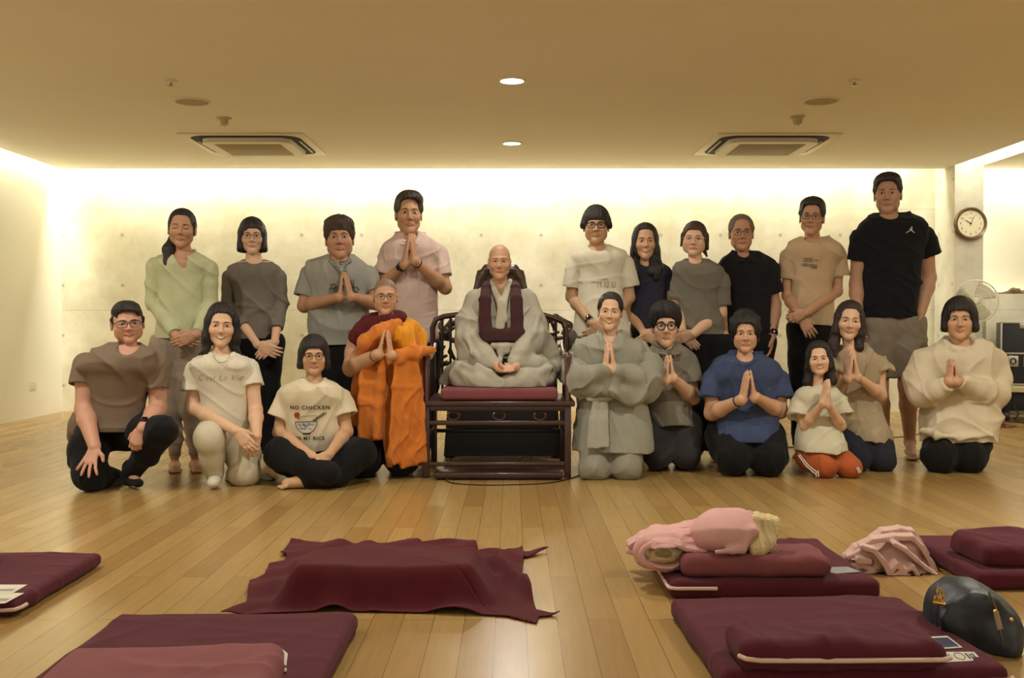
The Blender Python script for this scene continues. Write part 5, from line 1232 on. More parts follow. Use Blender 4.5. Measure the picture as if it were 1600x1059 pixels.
if want('5'):
    p = Person(CR['E'], 6.15, 'old monk seated cross-legged on the chair, pale grey robe with maroon sash', (196, 144, 108)); p.zmin = .50; p.root(580)
    p.head(572, 198, 310, (582, 375), dy=-.13, yaw=0, pitch=0, wide=.93, age=1.6, eyes='narrow', stubble=((150, 120, 92), .35), neck_r=.046, brow=(110, 84, 66))
    m = cloth('pale_robe', (166, 160, 136), mottle=.05, bump=.12)
    f = Fld(); secs = [(338, 500, 655), (362, 462, 700), (395, 415, 745), (440, 385, 780), (500, 365, 800), (600, 365, 805), (700, 375, 810), (800, 380, 820), (900, 360, 840), (990, 360, 850)]
    p.shirt_loft(secs, .15, .02, -.04, f, k=0, p=2.2); p.shirt_loft(secs[:8], .15, .02, -.04, p.body, k=.02, inset=.05)
    f.disp(folds(.006, (9, 9, 7), 77, 1.0)); mk = lambda f, nm: (lambda vq: (vq[0].__setitem__((slice(None), 2), np.maximum(vq[0][:, 2], .5215)), mesh_obj(nm, vq[0], vq[1], m, p.r)))(f.mesh(.006))
    f.el(p.P(580, 355, -.12)-(0, .14, 0), (p.m(46), .29, p.m(62)), k=.006, mode='s'); mk(f, 'robe')
    # crossed legs under the skirt of the robe
    f = Fld()
    f.chain([p.P(480, 890, .0), p.P(380, 905, -.14), p.P(345, 925, -.22)], [.10, .095, .088], .04); f.chain([p.P(690, 880, .0), p.P(800, 895, -.14), p.P(835, 915, -.22)], [.11, .10, .092], .04)
    f.chain([p.P(345, 935, -.24), p.P(450, 960, -.33), p.P(560, 975, -.34)], [.078, .060, .042], .025); f.chain([p.P(845, 935, -.22), p.P(740, 950, -.33), p.P(640, 965, -.35)], [.085, .070, .048], .02)
    f.chain([p.P(235, 965, -.12), p.P(285, 905, -.14), p.P(350, 850, -.10)], [.04, .05, .06], .03)
    FD = [((300, 890), (350, 920), (430, 995)), ((340, 850), (430, 890), (490, 950), (560, 990)), ((430, 850), (510, 905), (570, 950)), ((900, 870), (820, 905), (730, 940)), ((900, 950), (810, 975), (700, 985)), ((700, 900), (690, 950), (680, 995)), ((270, 920), (310, 970), (400, 1003))]
    for ch in FD:
        pts = [p.P(x, y, -.285-.10*max(0, 1-abs(x-600)/330)) for x, y in ch]; n = len(pts); f.chain(pts, [.010]+[.015]*(n-2)+[.008], .03)
    f.disp(folds(.006, (13, 13, 10), 71, 1.1)); mk(f, 'robe_skirt')
    # sleeves
    f = Fld(); f.chain([p.P(425, 450, -.01), p.P(385, 600, -.05), p.P(385, 700, -.12), p.P(470, 790, -.25), p.P(560, 865, -.335)], [.075, .085, .088, .060, .032], .04); f.chain([p.P(350, 720, -.10), p.P(370, 800, -.16), p.P(480, 850, -.29)], [.045, .060, .045], .04)
    for ch in (((450, 560), (410, 680), (480, 790), (555, 850)), ((390, 560), (360, 680), (400, 780), (500, 855))): f.chain([p.P(x, y, -.13 if y < 600 else (-.215 if y < 720 else -.305)) for x, y in ch], [.008, .012, .012, .008], .03)
    f.disp(folds(.006, (10, 10, 8), 51, 1.0)); mk(f, 'sleeve')
    f = Fld(); f.chain([p.P(735, 450, -.01), p.P(775, 600, -.05), p.P(775, 690, -.12), p.P(715, 780, -.25), p.P(660, 850, -.335)], [.075, .085, .088, .060, .032], .04); f.chain([p.P(820, 640, -.05), p.P(880, 760, -.08), p.P(930, 860, -.10), p.P(980, 950, -.10)], [.05, .055, .045, .014], .05); f.chain([p.P(690, 855, -.32), p.P(800, 850, -.26), p.P(920, 880, -.17)], [.030, .045, .04], .04)
    for ch in (((700, 560), (740, 690), (680, 780), (640, 840)), ((820, 540), (790, 650), (720, 770), (650, 840))): f.chain([p.P(x, y, -.13 if y < 600 else (-.215 if y < 720 else -.305)) for x, y in ch], [.008, .012, .012, .008], .03)
    f.disp(folds(.006, (10, 10, 8), 57, 1.0)); mk(f, 'sleeve')
    # sash with two straps, collar
    f = Fld(); fl = ((0, 1, 0), .38)
    f.chain([p.P(500, 350, .0), p.P(490, 375, -.13), p.P(480, 440, -.20), p.P(478, 560, -.215), p.P(490, 640, -.225)], [.034, .036, .038, .038, .038], .01, flat=fl)
    f.chain([p.P(665, 350, .0), p.P(672, 375, -.13), p.P(680, 440, -.20), p.P(682, 560, -.215), p.P(680, 640, -.225)], [.034, .036, .038, .038, .038], .01, flat=fl)
    f.bx(p.P(590, 668, -.215), (p.m(128), .022, p.m(40)), None, .02, .02); f.rc(p.P(470, 655, -.20), p.P(700, 650, -.20), .03, .03, .02)
    p.garment('sash', f, cloth('maroon_sash', (66, 38, 34)), vox=.005, fold=.003)
    f = Fld(); f.chain([p.P(525, 320, .0), p.P(535, 370, -.13), p.P(580, 460, -.20), p.P(600, 560, -.215)], [.016, .020, .024, .026], .01, flat=fl); f.chain([p.P(640, 320, .0), p.P(622, 375, -.135), p.P(590, 480, -.205), p.P(575, 610, -.215)], [.016, .022, .028, .03], .01, flat=fl)
    p.garment('collar_band', f, cloth('robe_collar', (176, 168, 140)), vox=.005, fold=.002)
    f = Fld(); f.bx(p.P(600, 755, -.255), (p.m(40), .03, p.m(32)), None, .02, .02); f.rc(p.P(580, 780, -.26), p.P(575, 830, -.30), .014, .014, .02); f.rc(p.P(535, 735, -.24), p.P(660, 735, -.24), .018, .018, .02); p.garment('robe_tie', f, m, vox=.005, fold=.004)
    WL, WR = p.P(575, 880, -.37), p.P(670, 875, -.37)
    p.arm(p.P(430, 440, 0), p.P(400, 720, -.1), WL, (.04, .035, .024)); p.arm(p.P(730, 440, 0), p.P(760, 720, -.1), WR, (.04, .035, .024))
    p.hand(WL, (1, -.15, -.12), (0, -.5, 1), (0, -.5, .6), L=.72, curl=.7); p.hand(WR, (-1, -.15, .0), (0, -.5, 1), (0, -.3, .8), L=.70, curl=.7)
    p.fine.append((2, WL[2]-.05, WL[2]+.06, .004)); p.skin_hands = 1
    p.build_body()

# ------------------------------------------------------------------ furniture and things
M_ROSE = mat('rosewood', srgb(58, 30, 24), rough=.32, mottle=.25, mscale=12, stretch=(3, 3, .6), coat=.3)
M_ROSED = mat('dark_rosewood', srgb(34, 22, 17), rough=.42, mottle=.3, mscale=10, coat=.15)
M_BURG = cloth('burgundy_cotton', (80, 26, 38), mottle=.07, bump=.08)
M_BROWNC = cloth('brown_cotton', (118, 62, 54), mottle=.08, bump=.08)
M_PIPE = cloth('cream_piping', (206, 178, 150))
M_PAPER = mat('paper', srgb(205, 200, 180), rough=.6)
def fld_obj(f, name, m, parent=None, vox=.006, zmin=None):
    v, q = f.mesh(vox)
    if zmin is not None: v[:, 2] = np.maximum(v[:, 2], zmin)
    return mesh_obj(name, v, q, m, parent)
# ---- armchair
YF, YB = 5.74, 6.32
xl, xr = at(666, 640, YF)[0], at(887, 640, YF)[0]
ch = empty('armchair', ((xl+xr)/2, YF+.3, 0), 'wide carved dark rosewood armchair under the seated monk', 'chair')
def bar(name, a, b, r, m=M_ROSE, par=None, bev=.006):
    a = np.array(a, float); b = np.array(b, float); lo = np.minimum(a, b)-r; hi = np.maximum(a, b)+r
    return MB().box(lo, hi, bev).build(name, m, par or ch)
ZS = .415
for x in (xl, xr):
    MB().box((x-.019, YF-.019, 0), (x+.019, YF+.019, ZS), .004).build('leg', M_ROSE, ch)
    MB().box((x-.018, YB-.018, 0), (x+.018, YB+.018, ZS), .004).build('leg', M_ROSE, ch)
    mb = MB(); mb.tube([(x, YF, ZS), (x, YF, .56), (x, YF+.004, .66), (x, YF+.02, .70)], [.019, .018, .019, .021], 12); mb.sphere((x, YF+.02, .70), .024); mb.build('arm_post', mat('polished_rosewood', srgb(74, 36, 28), rough=.12, coat=.6), ch)
    mb = MB(); mb.tube([(x, YF+.02, .695), (x, YF+.2, .69), (x, YB-.1, .72), (x, YB, .76)], [.021, .022, .020, .018], 10, flat=((0, 0, 1), .8)); mb.build('armrest', M_ROSE, ch)
    for k in range(3): MB().tube([(x, YF+.16+.14*k, ZS), (x, YF+.16+.14*k, .69)], .009, 8).build('arm_spindle', M_ROSED, ch)
MB().box((xl-.04, YF-.04, ZS), (xr+.04, YB+.03, ZS+.032), .008).build('seat', M_ROSE, ch)
MB().box((xl, YF-.012, ZS-.028), (xr, YF+.012, ZS), .003).build('apron', M_ROSE, ch)
MB().box((xl, YF-.013, .305), (xr, YF+.013, .332), .006).build('rail', M_ROSE, ch)
for px_ in (708.5, 780, 843.6):
    c = at(px_, 648, YF); mb = MB(); mb.tube([(c[0]+.034*math.cos(t), YF, .359+.024*math.sin(t)) for t in np.linspace(0, 2*math.pi, 20, endpoint=False)], .0065, 8, closed=True); mb.build('oval_ring', M_ROSE, ch)
for x in (xl, xr): bar('side_rail', (x, YF, .24), (x, YB, .24), .011)
bar('rail', (xl, YB, .21), (xr, YB, .21), .012, M_ROSED)
MB().box((xl, YF-.014, .068), (xr, YF+.014, .092), .006).build('rail', M_ROSE, ch)
MB().box((xl+.05, YF-.10, .012), (xr-.03, YF+.05, .045), .008).build('footrest', M_ROSE, ch)
for x in (xl+.08, xr-.06): MB().box((x-.02, YF-.06, 0), (x+.02, YF+.03, .014), .003).build('footrest_block', M_ROSED, ch)
bl, br_ = at(676, 500, YB)[0], at(884, 500, YB)[0]; zt = .935
mb = MB(); mb.tube([(bl, YB, ZS+.03), (bl, YB, zt-.07), (bl+.02, YB, zt-.02), (bl+.07, YB, zt), (bl+.18, YB+.01, zt+.015), (bl+.26, YB+.02, zt+.05), (br_-.26, YB+.02, zt+.05), (br_-.18, YB+.01, zt+.02), (br_-.09, YB, zt-.005), (br_-.02, YB, zt-.03), (br_, YB, zt-.08), (br_, YB, ZS+.03)], .018, 10); mb.build('back_frame', M_ROSE, ch)
for fx in (.06, .11, .16, .21, .66, .71, .76): MB().tube([(bl+fx*(br_-bl)/.82, YB, ZS+.03), (bl+fx*(br_-bl)/.82, YB, zt)], .008, 8).build('spindle', M_ROSED, ch)
f = Fld(); c0 = at(782, 430, YB+.03)
zt2 = at(0, 412, YB+.03)[2]
for sx in (-1, 1): f.chain([(c0[0]+sx*.165, YB+.03, ZS+.1), (c0[0]+sx*.165, YB+.03, zt2-.22), (c0[0]+sx*.130, YB+.03, zt2-.09), (c0[0]+sx*.085, YB+.03, zt2-.04)], [.024, .024, .026, .03], .01)
f.rc((c0[0]-.085, YB+.03, zt2-.035), (c0[0]+.085, YB+.03, zt2-.035), .034, .034, .01); f.bx((c0[0], YB+.035, (ZS+zt2)/2), (.15, .012, (zt2-ZS)/2-.04), None, .01, .02)
for i in range(5): f.rc((c0[0]-.10+.05*i, YB+.022, ZS+.15), (c0[0]-.07+.035*i, YB+.022, zt2-.07), .006, .006, .006)
fld_obj(f, 'back_splat', mat('brown_rosewood', srgb(64, 44, 30), rough=.3, coat=.3, mottle=.3, mscale=9), ch, .005)
MB().box((at(688, 0, YF)[0], YF-.03, ZS+.034), (at(872, 0, YF)[0], YB-.04, ZS+.105), .022).build('seat_cushion', M_BROWNC, None)
tag(bpy.data.objects['seat_cushion'], 'flat reddish brown seat cushion on the carved armchair', 'cushion')
# ---- root wood stand behind the chair
rw = empty('root_wood_stand', (-.08, 6.72, 0), 'dark gnarled root wood stand behind the carved armchair', 'stand')
f = Fld(); rr = random.Random(12); x0, x1 = at(678, 0, 6.7)[0], at(897, 0, 6.7)[0]
for i in range(46):
    x = rr.uniform(x0, x1); z = rr.uniform(.58, .90); a = rr.uniform(0, 3.14); L = rr.uniform(.04, .10); p0 = np.array((x, 6.68+rr.uniform(-.03, .03), z)); d = np.array((math.cos(a), rr.uniform(-.3, .3), math.sin(a)))*L; b = p0+np.array((rr.uniform(-.03, .03), 0, rr.uniform(-.02, .03)))
    f.chain([p0-d, b, p0+d], [.010, .017, .010], .008)
f.chain([(x0+.02, 6.7, .5), (x0+.03, 6.7, .80), (x0+.12, 6.7, .90), (x0+.3, 6.7, .86), (x1-.3, 6.7, .88), (x1-.12, 6.7, .93), (x1-.03, 6.7, .88), (x1-.01, 6.7, .5)], .024, .01)
fld_obj(f, 'carved_crest', mat('carved_rootwood', srgb(62, 46, 30), rough=.28, coat=.4, mottle=.4, mscale=20), rw, .006)
a, b = at(703, 640, 6.6), at(868, 640, 6.6); c, d = at(694, 716, 6.6), at(877, 716, 6.6)
mb = MB(); mb.prism([(c[0], .015), (d[0], .015), (b[0], .52), (a[0], .52)], -.3, (0, 6.56, 0)); mb.build('cabinet_body', mat('black_lacquer', srgb(18, 14, 12), rough=.3), rw, smooth=False)
for x in (c[0]+.03, d[0]-.03): MB().box((x-.025, 6.58, 0), (x+.025, 6.63, .13), .004).build('leg', M_ROSED, rw); MB().box((x-.025, 6.78, 0), (x+.025, 6.83, .13), .004).build('leg', M_ROSED, rw)
# ---- cables
def cable(pts, r, label, m=M_BLACKP):
    P3 = [np.array(p, float) for p in pts]; out = []
    for i in range(len(P3)-1):
        p0, p1, p2, p3 = P3[max(i-1, 0)], P3[i], P3[i+1], P3[min(i+2, len(P3)-1)]
        for t in np.linspace(0, 1, 8, endpoint=False): out.append(.5*((2*p1)+(-p0+p2)*t+(2*p0-5*p1+4*p2-p3)*t*t+(-p0+3*p1-3*p2+p3)*t**3))
    out.append(P3[-1]); o = MB().tube(out, r, 8).build('cable', m); return tag(o, label, 'cable')
cable([atf(706, 715, .004), atf(694, 735, .004), atf(700, 752, .004), atf(740, 757, .004), atf(800, 757, .004), atf(860, 754, .004), atf(895, 746, .004), atf(905, 742, .004)], .0035, 'thin black cable looping on the floor in front of the armchair')
cable([atf(1228, 699, .004), atf(1300, 693, .004), atf(1400, 683, .004), atf(1447, 676, .004)], .0035, 'thin black cable on the floor behind the girl and the tall man')
# ---- floor mats and cushions
def pad(name, c, size, m, label, cat, rot=0, rnd=.022, fold=.003, seed=0, pipe=None, sag=0, vox=.007, group=None):
    f = Fld(); h = np.array(size)/2; f.bx((c[0], c[1], c[2]+h[2]), h, rotm(rot), rnd, 0)
    f.disp(folds(fold, (9, 9, 9), seed, 1.0))
    v, q = f.mesh(vox); v[:, 2] = np.maximum(v[:, 2], c[2]+.0005)
    o = mesh_obj(name, v, q, m); tag(o, label, cat, group)
    if pipe:
        R = rotm(rot); mb = MB(); pts = []
        for (u, w, z) in pipe:
            pts.append(np.array((c[0], c[1], c[2]+z*size[2]))+R@np.array((u*(h[0]+.006), w*(h[1]+.006), 0)))
        sm = []
        for a, b in zip(pts, pts[1:]): sm += [a+(b-a)*t for t in np.linspace(0, 1, 6, endpoint=False)]
        sm.append(pts[-1]); mb.tube(sm, .006, 8); mb.build('piping', M_PIPE, o)
    return o
GM = 'burgundy floor mats'
CRN = lambda z: [(-1, .55, z), (-1, -.92, z), (-.985, -.975, z), (-.93, -1, z), (-.55, -1, z)]
pad('floor_mat', (-1.86, 3.34, 0), (.70, .66, .052), M_BURG, 'burgundy floor mat at the left edge, papers lying on its corner', 'mat', seed=1, pipe=[(.3, -1, .5), (.9, -1, .5), (.975, -.975, .5), (1, -.90, .5), (1, -.8, .5)], group=GM)
pad('floor_mat', (-.80, 2.55, 0), (.70, .70, .050), M_BURG, 'burgundy floor mat under the dusty pink brown cushion', 'mat', seed=2, group=GM)
pad('floor_mat', (.855, 3.545, 0), (.68, .66, .060), M_BURG, 'burgundy floor mat under the pink blanket and brown cushion', 'mat', seed=3, pipe=CRN(.62), group=GM)
pad('floor_mat', (1.93, 3.62, 0), (.74, .60, .062), M_BURG, 'burgundy floor mat at the right edge beside the pink towel', 'mat', seed=4, group=GM)
pad('floor_mat', (.850, 2.715, 0), (.71, .64, .060), M_BURG, 'large burgundy floor mat beside the black bag', 'mat', rot=2.5, seed=5, pipe=[(-1, -.95, .5), (-.97, -1, .5), (0, -1, .5), (.97, -1, .5), (1, -.95, .5)], group=GM)
pad('cushion', (-.775, 2.19, .051), (.50, .30, .092), cloth('dusty_brown_cotton', (128, 72, 64), bump=.08), 'dusty pink brown cushion with a zip, on the bottom left mat', 'cushion', rot=4, rnd=.035, fold=.006, seed=6)
zp = at(405, 1013, 2.30); mb = MB(); mb.tube([(-.60, 2.335, .135), (-.555, 2.34, .132), (-.532, 2.325, .120), (-.528, 2.29, .105)], .006, 8, flat=((0, 0, 1), .6)); o = mb.build('zip_tab', M_PAPER, bpy.data.objects['cushion'])
MB().sphere((-.525, 2.285, .095), .007).build('zip_pull', mat('steel', srgb(170, 170, 165), rough=.25, metal=1), bpy.data.objects['cushion'])
pad('cushion', (.805, 3.355, .061), (.49, .23, .072), M_BROWNC, 'reddish brown cushion on the mat with the pink blanket', 'cushion', rot=-3, rnd=.032, fold=.005, seed=7)
pad('cushion', (1.90, 3.50, .063), (.60, .28, .080), M_BURG, 'burgundy cushion on the mat at the right edge', 'cushion', rnd=.035, fold=.006, seed=8)
pad('cushion', (.80, 2.465, .061), (.50, .19, .068), M_BURG, 'burgundy cushion with cream piping on the mat beside the bag', 'cushion', rnd=.030, fold=.005, seed=9, pipe=[(-.985, -.75, .5), (-.94, -.97, .5), (-.8, -1, .45), (0, -1.01, .45), (.9, -1, .48), (.985, -.9, .5)])
pad('cushion', (-1.98, 3.42, .053), (.32, .26, .085), cloth('dark_cotton', (52, 28, 36)), 'dark cushion half cut off at the left edge of the photo', 'cushion', rnd=.035, fold=.004, seed=10)
# ---- burgundy shawl draped over a cushion
OUT = [(345, 963), (385, 948), (390, 910), (414, 902), (420, 884), (445, 877), (450, 868), (438, 868), (455, 846), (500, 849), (560, 853), (620, 849), (640, 843), (660, 851), (740, 848), (748, 862), (800, 862), (816, 855), (818, 864), (857, 865), (818, 871), (816, 898), (810, 906), (830, 935), (838, 955), (875, 963), (842, 966), (838, 976), (800, 965), (700, 960), (600, 958), (505, 957), (492, 957), (470, 958), (420, 960), (380, 963)]
G = np.array([atf(x, y)[:2] for x, y in OUT]); cen = np.array((-.40, 3.33))
bnd = []
for a, b in zip(G, np.roll(G, -1, 0)):
    n = max(2, int(np.linalg.norm(b-a)/.015)); bnd += [a+(b-a)*t for t in np.linspace(0, 1, n, endpoint=False)]
bnd = np.array(bnd); nb_ = len(bnd); NR = 70; rs_ = np.random.RandomState(3)
def hgt(x, y):
    bx_, by_ = np.abs(x+.41)-.265, np.abs(y-3.29)-.125
    d = np.where((bx_ > 0) & (by_ > 0), np.hypot(bx_, by_), np.maximum(bx_, by_)); t = np.clip(1-np.maximum(d, 0)/.10, 0, 1); t = t*t*(3-2*t); z = .118*t
    sk = (1-t)
    w = .9*np.sin(16*x+5*y+2*np.sin(9*y))+.7*np.sin(31*x-14*y+1.5*np.sin(12*x+8*y))
    z = z+.011*np.maximum(0, w)*(sk+.15)+.010*np.maximum(0, np.sin(22*y+6*np.sin(5*x)))*(y > 3.45)+.004*np.sin(13*x+17*y)*t
    z = z+.045*np.exp(-((x+.02-.35*(3.5-y))/.035)**2)*np.clip((y-3.1)/.1, 0, 1)*np.clip((3.75-y)/.15, 0, 1)
    return z+.004
V = []; 
for i in range(NR+1):
    s_ = (i/NR)**.9; pt = cen+(bnd-cen)*s_; zz = hgt(pt[:, 0], pt[:, 1]); V += [(a[0], a[1], z) for a, z in zip(pt, zz)]
Fc = [(i*nb_+j, (i+1)*nb_+j, (i+1)*nb_+(j+1) % nb_, i*nb_+(j+1) % nb_) for i in range(NR) for j in range(nb_)]
sh = mesh_obj('shawl', V, Fc, cloth('dark_red_wool', (74, 12, 20), mottle=.10, bump=.08)); sh.data.flip_normals() if sh.data.polygons[0].normal.z < 0 else None
md = sh.modifiers.new('thickness', 'SOLIDIFY'); md.thickness = .003; md.offset = 1
tag(sh, 'dark red woollen shawl draped over a low cushion on the floor', 'shawl')
pad('cushion', (-.41, 3.29, 0), (.50, .22, .095), M_BURG, 'low cushion hidden under the dark red shawl', 'cushion', rnd=.03, seed=11, vox=.01)
# ---- pink blanket
M_PINK = cloth('pink_fleece', (200, 152, 134), bump=.15, bscale=220, mottle=.06); M_CREAM = cloth('cream_fleece', (206, 184, 120), bump=.6, bscale=120, mottle=.1)
bk = empty('blanket', (.72, 3.42, .06), 'pink fleece blanket with a cream lining heaped on the brown cushion', 'blanket')
B = lambda x, y, Y: at(x, y, Y)
f = Fld()
f.chain([B(988, 862, 3.60), B(1010, 852, 3.56), B(1055, 846, 3.52), B(1100, 842, 3.50)], [.022, .040, .050, .055], .03)
for pts, Y in (([(984, 850), (1004, 838), (1040, 829), (1095, 817)], 3.50), ([(1000, 845), (1040, 838), (1096, 828)], 3.42), ([(1012, 843), (1050, 846), (1098, 842)], 3.38), ([(1028, 848), (1062, 853), (1100, 858)], 3.34)): f.chain([B(x, y, Y) for x, y in pts], .010, .012, flat=((0, 1, .1), 7))
c = B(1040, 867, 3.33); rx_, rz_ = .080, .046
f.rc(c+(0, .0, 0), c+(0.01, .22, .01), .062, .06, .02, flat=((0, 0, 1), .8))
for i in range(24):
    a, b = 2*math.pi*i/24, 2*math.pi*(i+1)/24; p0 = c+np.array((rx_*math.cos(a), 0, rz_*math.sin(a))); p1 = c+np.array((rx_*math.cos(b), 0, rz_*math.sin(b))); f.rc(p0, p1, .009, .009, .008); f.rc(p0+(0, .05, 0), p1+(0, .05, 0), .016, .016, .02)
f.disp(folds(.005, (16, 16, 16), 3, 1.0)); f.el(c+(0, -.01, 0), (.068, .07, .034), k=.008, mode='s')
fld_obj(f, 'blanket_fold', M_PINK, bk, .005, .062)
f = Fld(); c2 = B(1135, 832, 3.36); f.el(c2, (.105, .10, .062), rotm(roll=6)); f.el(c2+(-.05, .0, -.005), (.06, .09, .06), k=.03); f.chain([B(1172, 802, 3.33), B(1176, 830, 3.27), B(1160, 858, 3.26), B(1120, 862, 3.25)], [.010, .011, .011, .010], .015); f.el(c2+(.05, 0, .02), (.05, .08, .06), k=.03)
f.el(c2+(.0, .02, .01), (.09, .09, .066), k=.04); f.disp(folds(.006, (15, 15, 15), 5, 1.0)); fld_obj(f, 'blanket_heap', M_PINK, bk, .005)
f = Fld(); f.el(c+(0, .04, 0), (.070, .05, .038)); f.el(c+(-.005, .0, .004), (.03, .04, .014), k=.004, mode='s'); f.disp(folds(.004, (26, 26, 26), 8, 1.2)); fld_obj(f, 'lining', M_CREAM, bk, .005, .062)
f = Fld(); f.chain([B(1180, 808, 3.34), B(1200, 822, 3.34), B(1196, 845, 3.31), B(1185, 858, 3.30)], [.018, .028, .024, .02], .02); f.chain([B(1178, 815, 3.31), B(1180, 855, 3.28)], [.016, .020], .02); f.disp(folds(.006, (28, 28, 28), 9, 1.2)); fld_obj(f, 'lining', M_CREAM, bk, .005)
f = Fld(); f.chain([B(1205, 850, 3.42), B(1213, 855, 3.42)], [.014, .008], .01); fld_obj(f, 'blanket_corner', M_PINK, bk, .004)
f = Fld(); f.rc(B(984, 852, 3.6), B(1008, 862, 3.52), .010, .012, .02); fld_obj(f, 'blanket_corner', M_PINK, bk, .004)
# ---- pink towel heap
tw = empty('towel', (1.37, 3.6, 0), 'crumpled pale pink towel on the floor between two mats', 'towel')
M_TOW = cloth('pale_pink_towel', (202, 164, 142), bump=.15, bscale=260)
f = Fld(); T = lambda x, y, Y=3.58: at(x, y, Y)
f.el(T(1388, 876, 3.66), (.125, .11, .062)); f.el(T(1345, 886, 3.64), (.070, .09, .036), k=.02); f.el(T(1400, 850, 3.68), (.085, .10, .050), k=.03); f.el(T(1428, 888, 3.62), (.05, .08, .03), k=.02)
PR = [([(1318, 890), (1329, 880), (1321, 870), (1336, 855), (1362, 842), (1395, 838), (1424, 838), (1438, 852), (1452, 876), (1463, 896)], .0085, 9, 3.60),
      ([(1345, 852), (1364, 858), (1378, 875), (1388, 892), (1400, 880), (1411, 890), (1424, 883), (1434, 899)], .0080, 7, 3.54),
      ([(1322, 884), (1345, 880), (1362, 888), (1350, 898), (1380, 902)], .0085, 8, 3.56), ([(1324, 868), (1344, 861), (1364, 866), (1370, 882), (1352, 886)], .0080, 7, 3.57),
      ([(1396, 848), (1414, 858), (1430, 872), (1446, 886), (1461, 897)], .0070, 8, 3.55), ([(1362, 840), (1378, 829), (1405, 825), (1424, 829), (1434, 842), (1446, 862)], .0085, 9, 3.68), ([(1392, 900), (1402, 893), (1418, 899), (1436, 901)], .0085, 7, 3.54), ([(1340, 872), (1356, 874)], .010, 6, 3.55)]
for pts, r, st, Y in PR: f.chain([T(x, y, Y) for x, y in pts], r, .006, flat=((.12, 1, .1), st))
f.disp(folds(.004, (20, 20, 20), 21, 1.0)); fld_obj(f, 'towel_heap', M_TOW, tw, .0045, .002)
# ---- black handbag
bg = empty('handbag', (1.33, 2.72, 0), 'black leather handbag with gold rings beside the large burgundy mat', 'handbag')
M_LEA = mat('black_leather', srgb(36, 42, 50), rough=.46, bump=.12, bscale=160, mottle=.15, mscale=20, spec=.5); M_GOLD = mat('gold_metal', srgb(212, 170, 80), rough=.22, metal=1)
Bg = lambda x, y, Y=2.72: at(x, y, Y)
f = Fld(); f.el(Bg(1518, 962, 2.80), (.100, .10, .088), rotm(roll=20)); f.el(Bg(1490, 958, 2.78), (.055, .09, .070), k=.05); f.el(Bg(1550, 985, 2.76), (.066, .09, .075), rotm(roll=30), k=.05); f.el(Bg(1565, 1005, 2.72), (.040, .075, .045), k=.04); f.rc(Bg(1472, 985, 2.80), Bg(1540, 1012, 2.75), .05, .05, .04)
for pts in ([(1478, 945), (1510, 940), (1545, 950)], [(1475, 985), (1490, 962), (1520, 955)], [(1500, 1000), (1495, 980), (1475, 965)], [(1520, 935), (1548, 940), (1570, 965)]): f.chain([Bg(x, y, 2.70) for x, y in pts], [.004, .008, .004], .03)
f.el(Bg(1500, 945, 2.79), (.075, .09, .068), k=.05); f.disp(folds(.003, (16, 16, 16), 13, 1.2)); fld_obj(f, 'bag_body', M_LEA, bg, .0045, .002)
mb = MB(); mb.tube([Bg(1470, 928, 2.69), Bg(1464, 940, 2.675), Bg(1462, 960, 2.675), Bg(1464, 975, 2.69)], .011, 10, flat=((1, 0, 0), .4)); mb.build('strap', M_LEA, bg)
for (x, y, r) in ((1468, 927, .013), (1472, 935, .009), (1463, 936, .009)):
    c = Bg(x, y, 2.665); MB().tube([c+np.array((r*.6*math.cos(t), 0, r*math.sin(t))) for t in np.linspace(0, 6.28, 16, endpoint=False)], .0028, 8, closed=True).build('ring', M_GOLD, bg)
MB().tube([Bg(1457, 940, 2.66), Bg(1476, 944, 2.66)], .0045, 8).build('clasp', M_GOLD, bg)
mb = MB(); mb.tube([Bg(1545, 925, 2.665), Bg(1556, 950, 2.64), Bg(1562, 985, 2.625), Bg(1568, 1010, 2.635)], .0028, 6); mb.build('zip', mat('zip_metal', srgb(120, 110, 90), rough=.3, metal=1), bg)
MB().tube([Bg(1556, 955, 2.62), Bg(1563, 983, 2.615)], .0075, 8, flat=((0, 1, 0), .3)).build('zip_pull', mat('tan_leather', srgb(150, 128, 104), rough=.5), bg)
for x, y in ((1555, 955), (1580, 968)): MB().sphere(Bg(x, y, 2.635), .006).build('stud', M_GOLD, bg)
# ---- printed papers
def paper(name, pts, z, m, label, draw=None, cat='paper', r=0):
    g = [atf(x, y, z) for x, y in pts]; mb = MB(); vs = [mb.bm.verts.new(Vector(map(float, q))) for q in g]; fa = mb.bm.faces.new(vs)
    ex = bmesh.ops.extrude_face_region(mb.bm, geom=[fa]); [setattr(v, 'co', v.co+Vector((0, 0, -.0012))) for v in ex['geom'] if isinstance(v, bmesh.types.BMVert)]
    o = mb.build(name, m, smooth=False); tag(o, label, cat)
    if draw: draw(o, g)
    return o
def uv(g, u, v, z=.0006): return g[0]*(1-u)*(1-v)+g[1]*u*(1-v)+g[2]*u*v+g[3]*(1-u)*v+np.array((0, 0, z))
def quad(o, g, u0, v0, u1, v1, m, name='printed_area', z=.0006):
    mb = MB(); mb.bm.faces.new([mb.bm.verts.new(Vector(map(float, uv(g, u, v, z)))) for u, v in ((u0, v0), (u1, v0), (u1, v1), (u0, v1))]); mb.build(name, m, o, smooth=False)
M_INK = mat('dark_ink', srgb(44, 42, 48), rough=.6); M_GREYI = mat('grey_ink', srgb(140, 138, 128), rough=.6)
def d1(o, g): quad(o, g, .04, .08, .93, .86, mat('photo_print', srgb(60, 62, 88), rough=.4, mottle=.6, mscale=60))
paper('brochure', [(1463, 1014), (1504, 1011), (1480, 993), (1440, 995)], .0635, M_PAPER, 'brochure with a dark blue photograph on the mat beside the bag', d1)
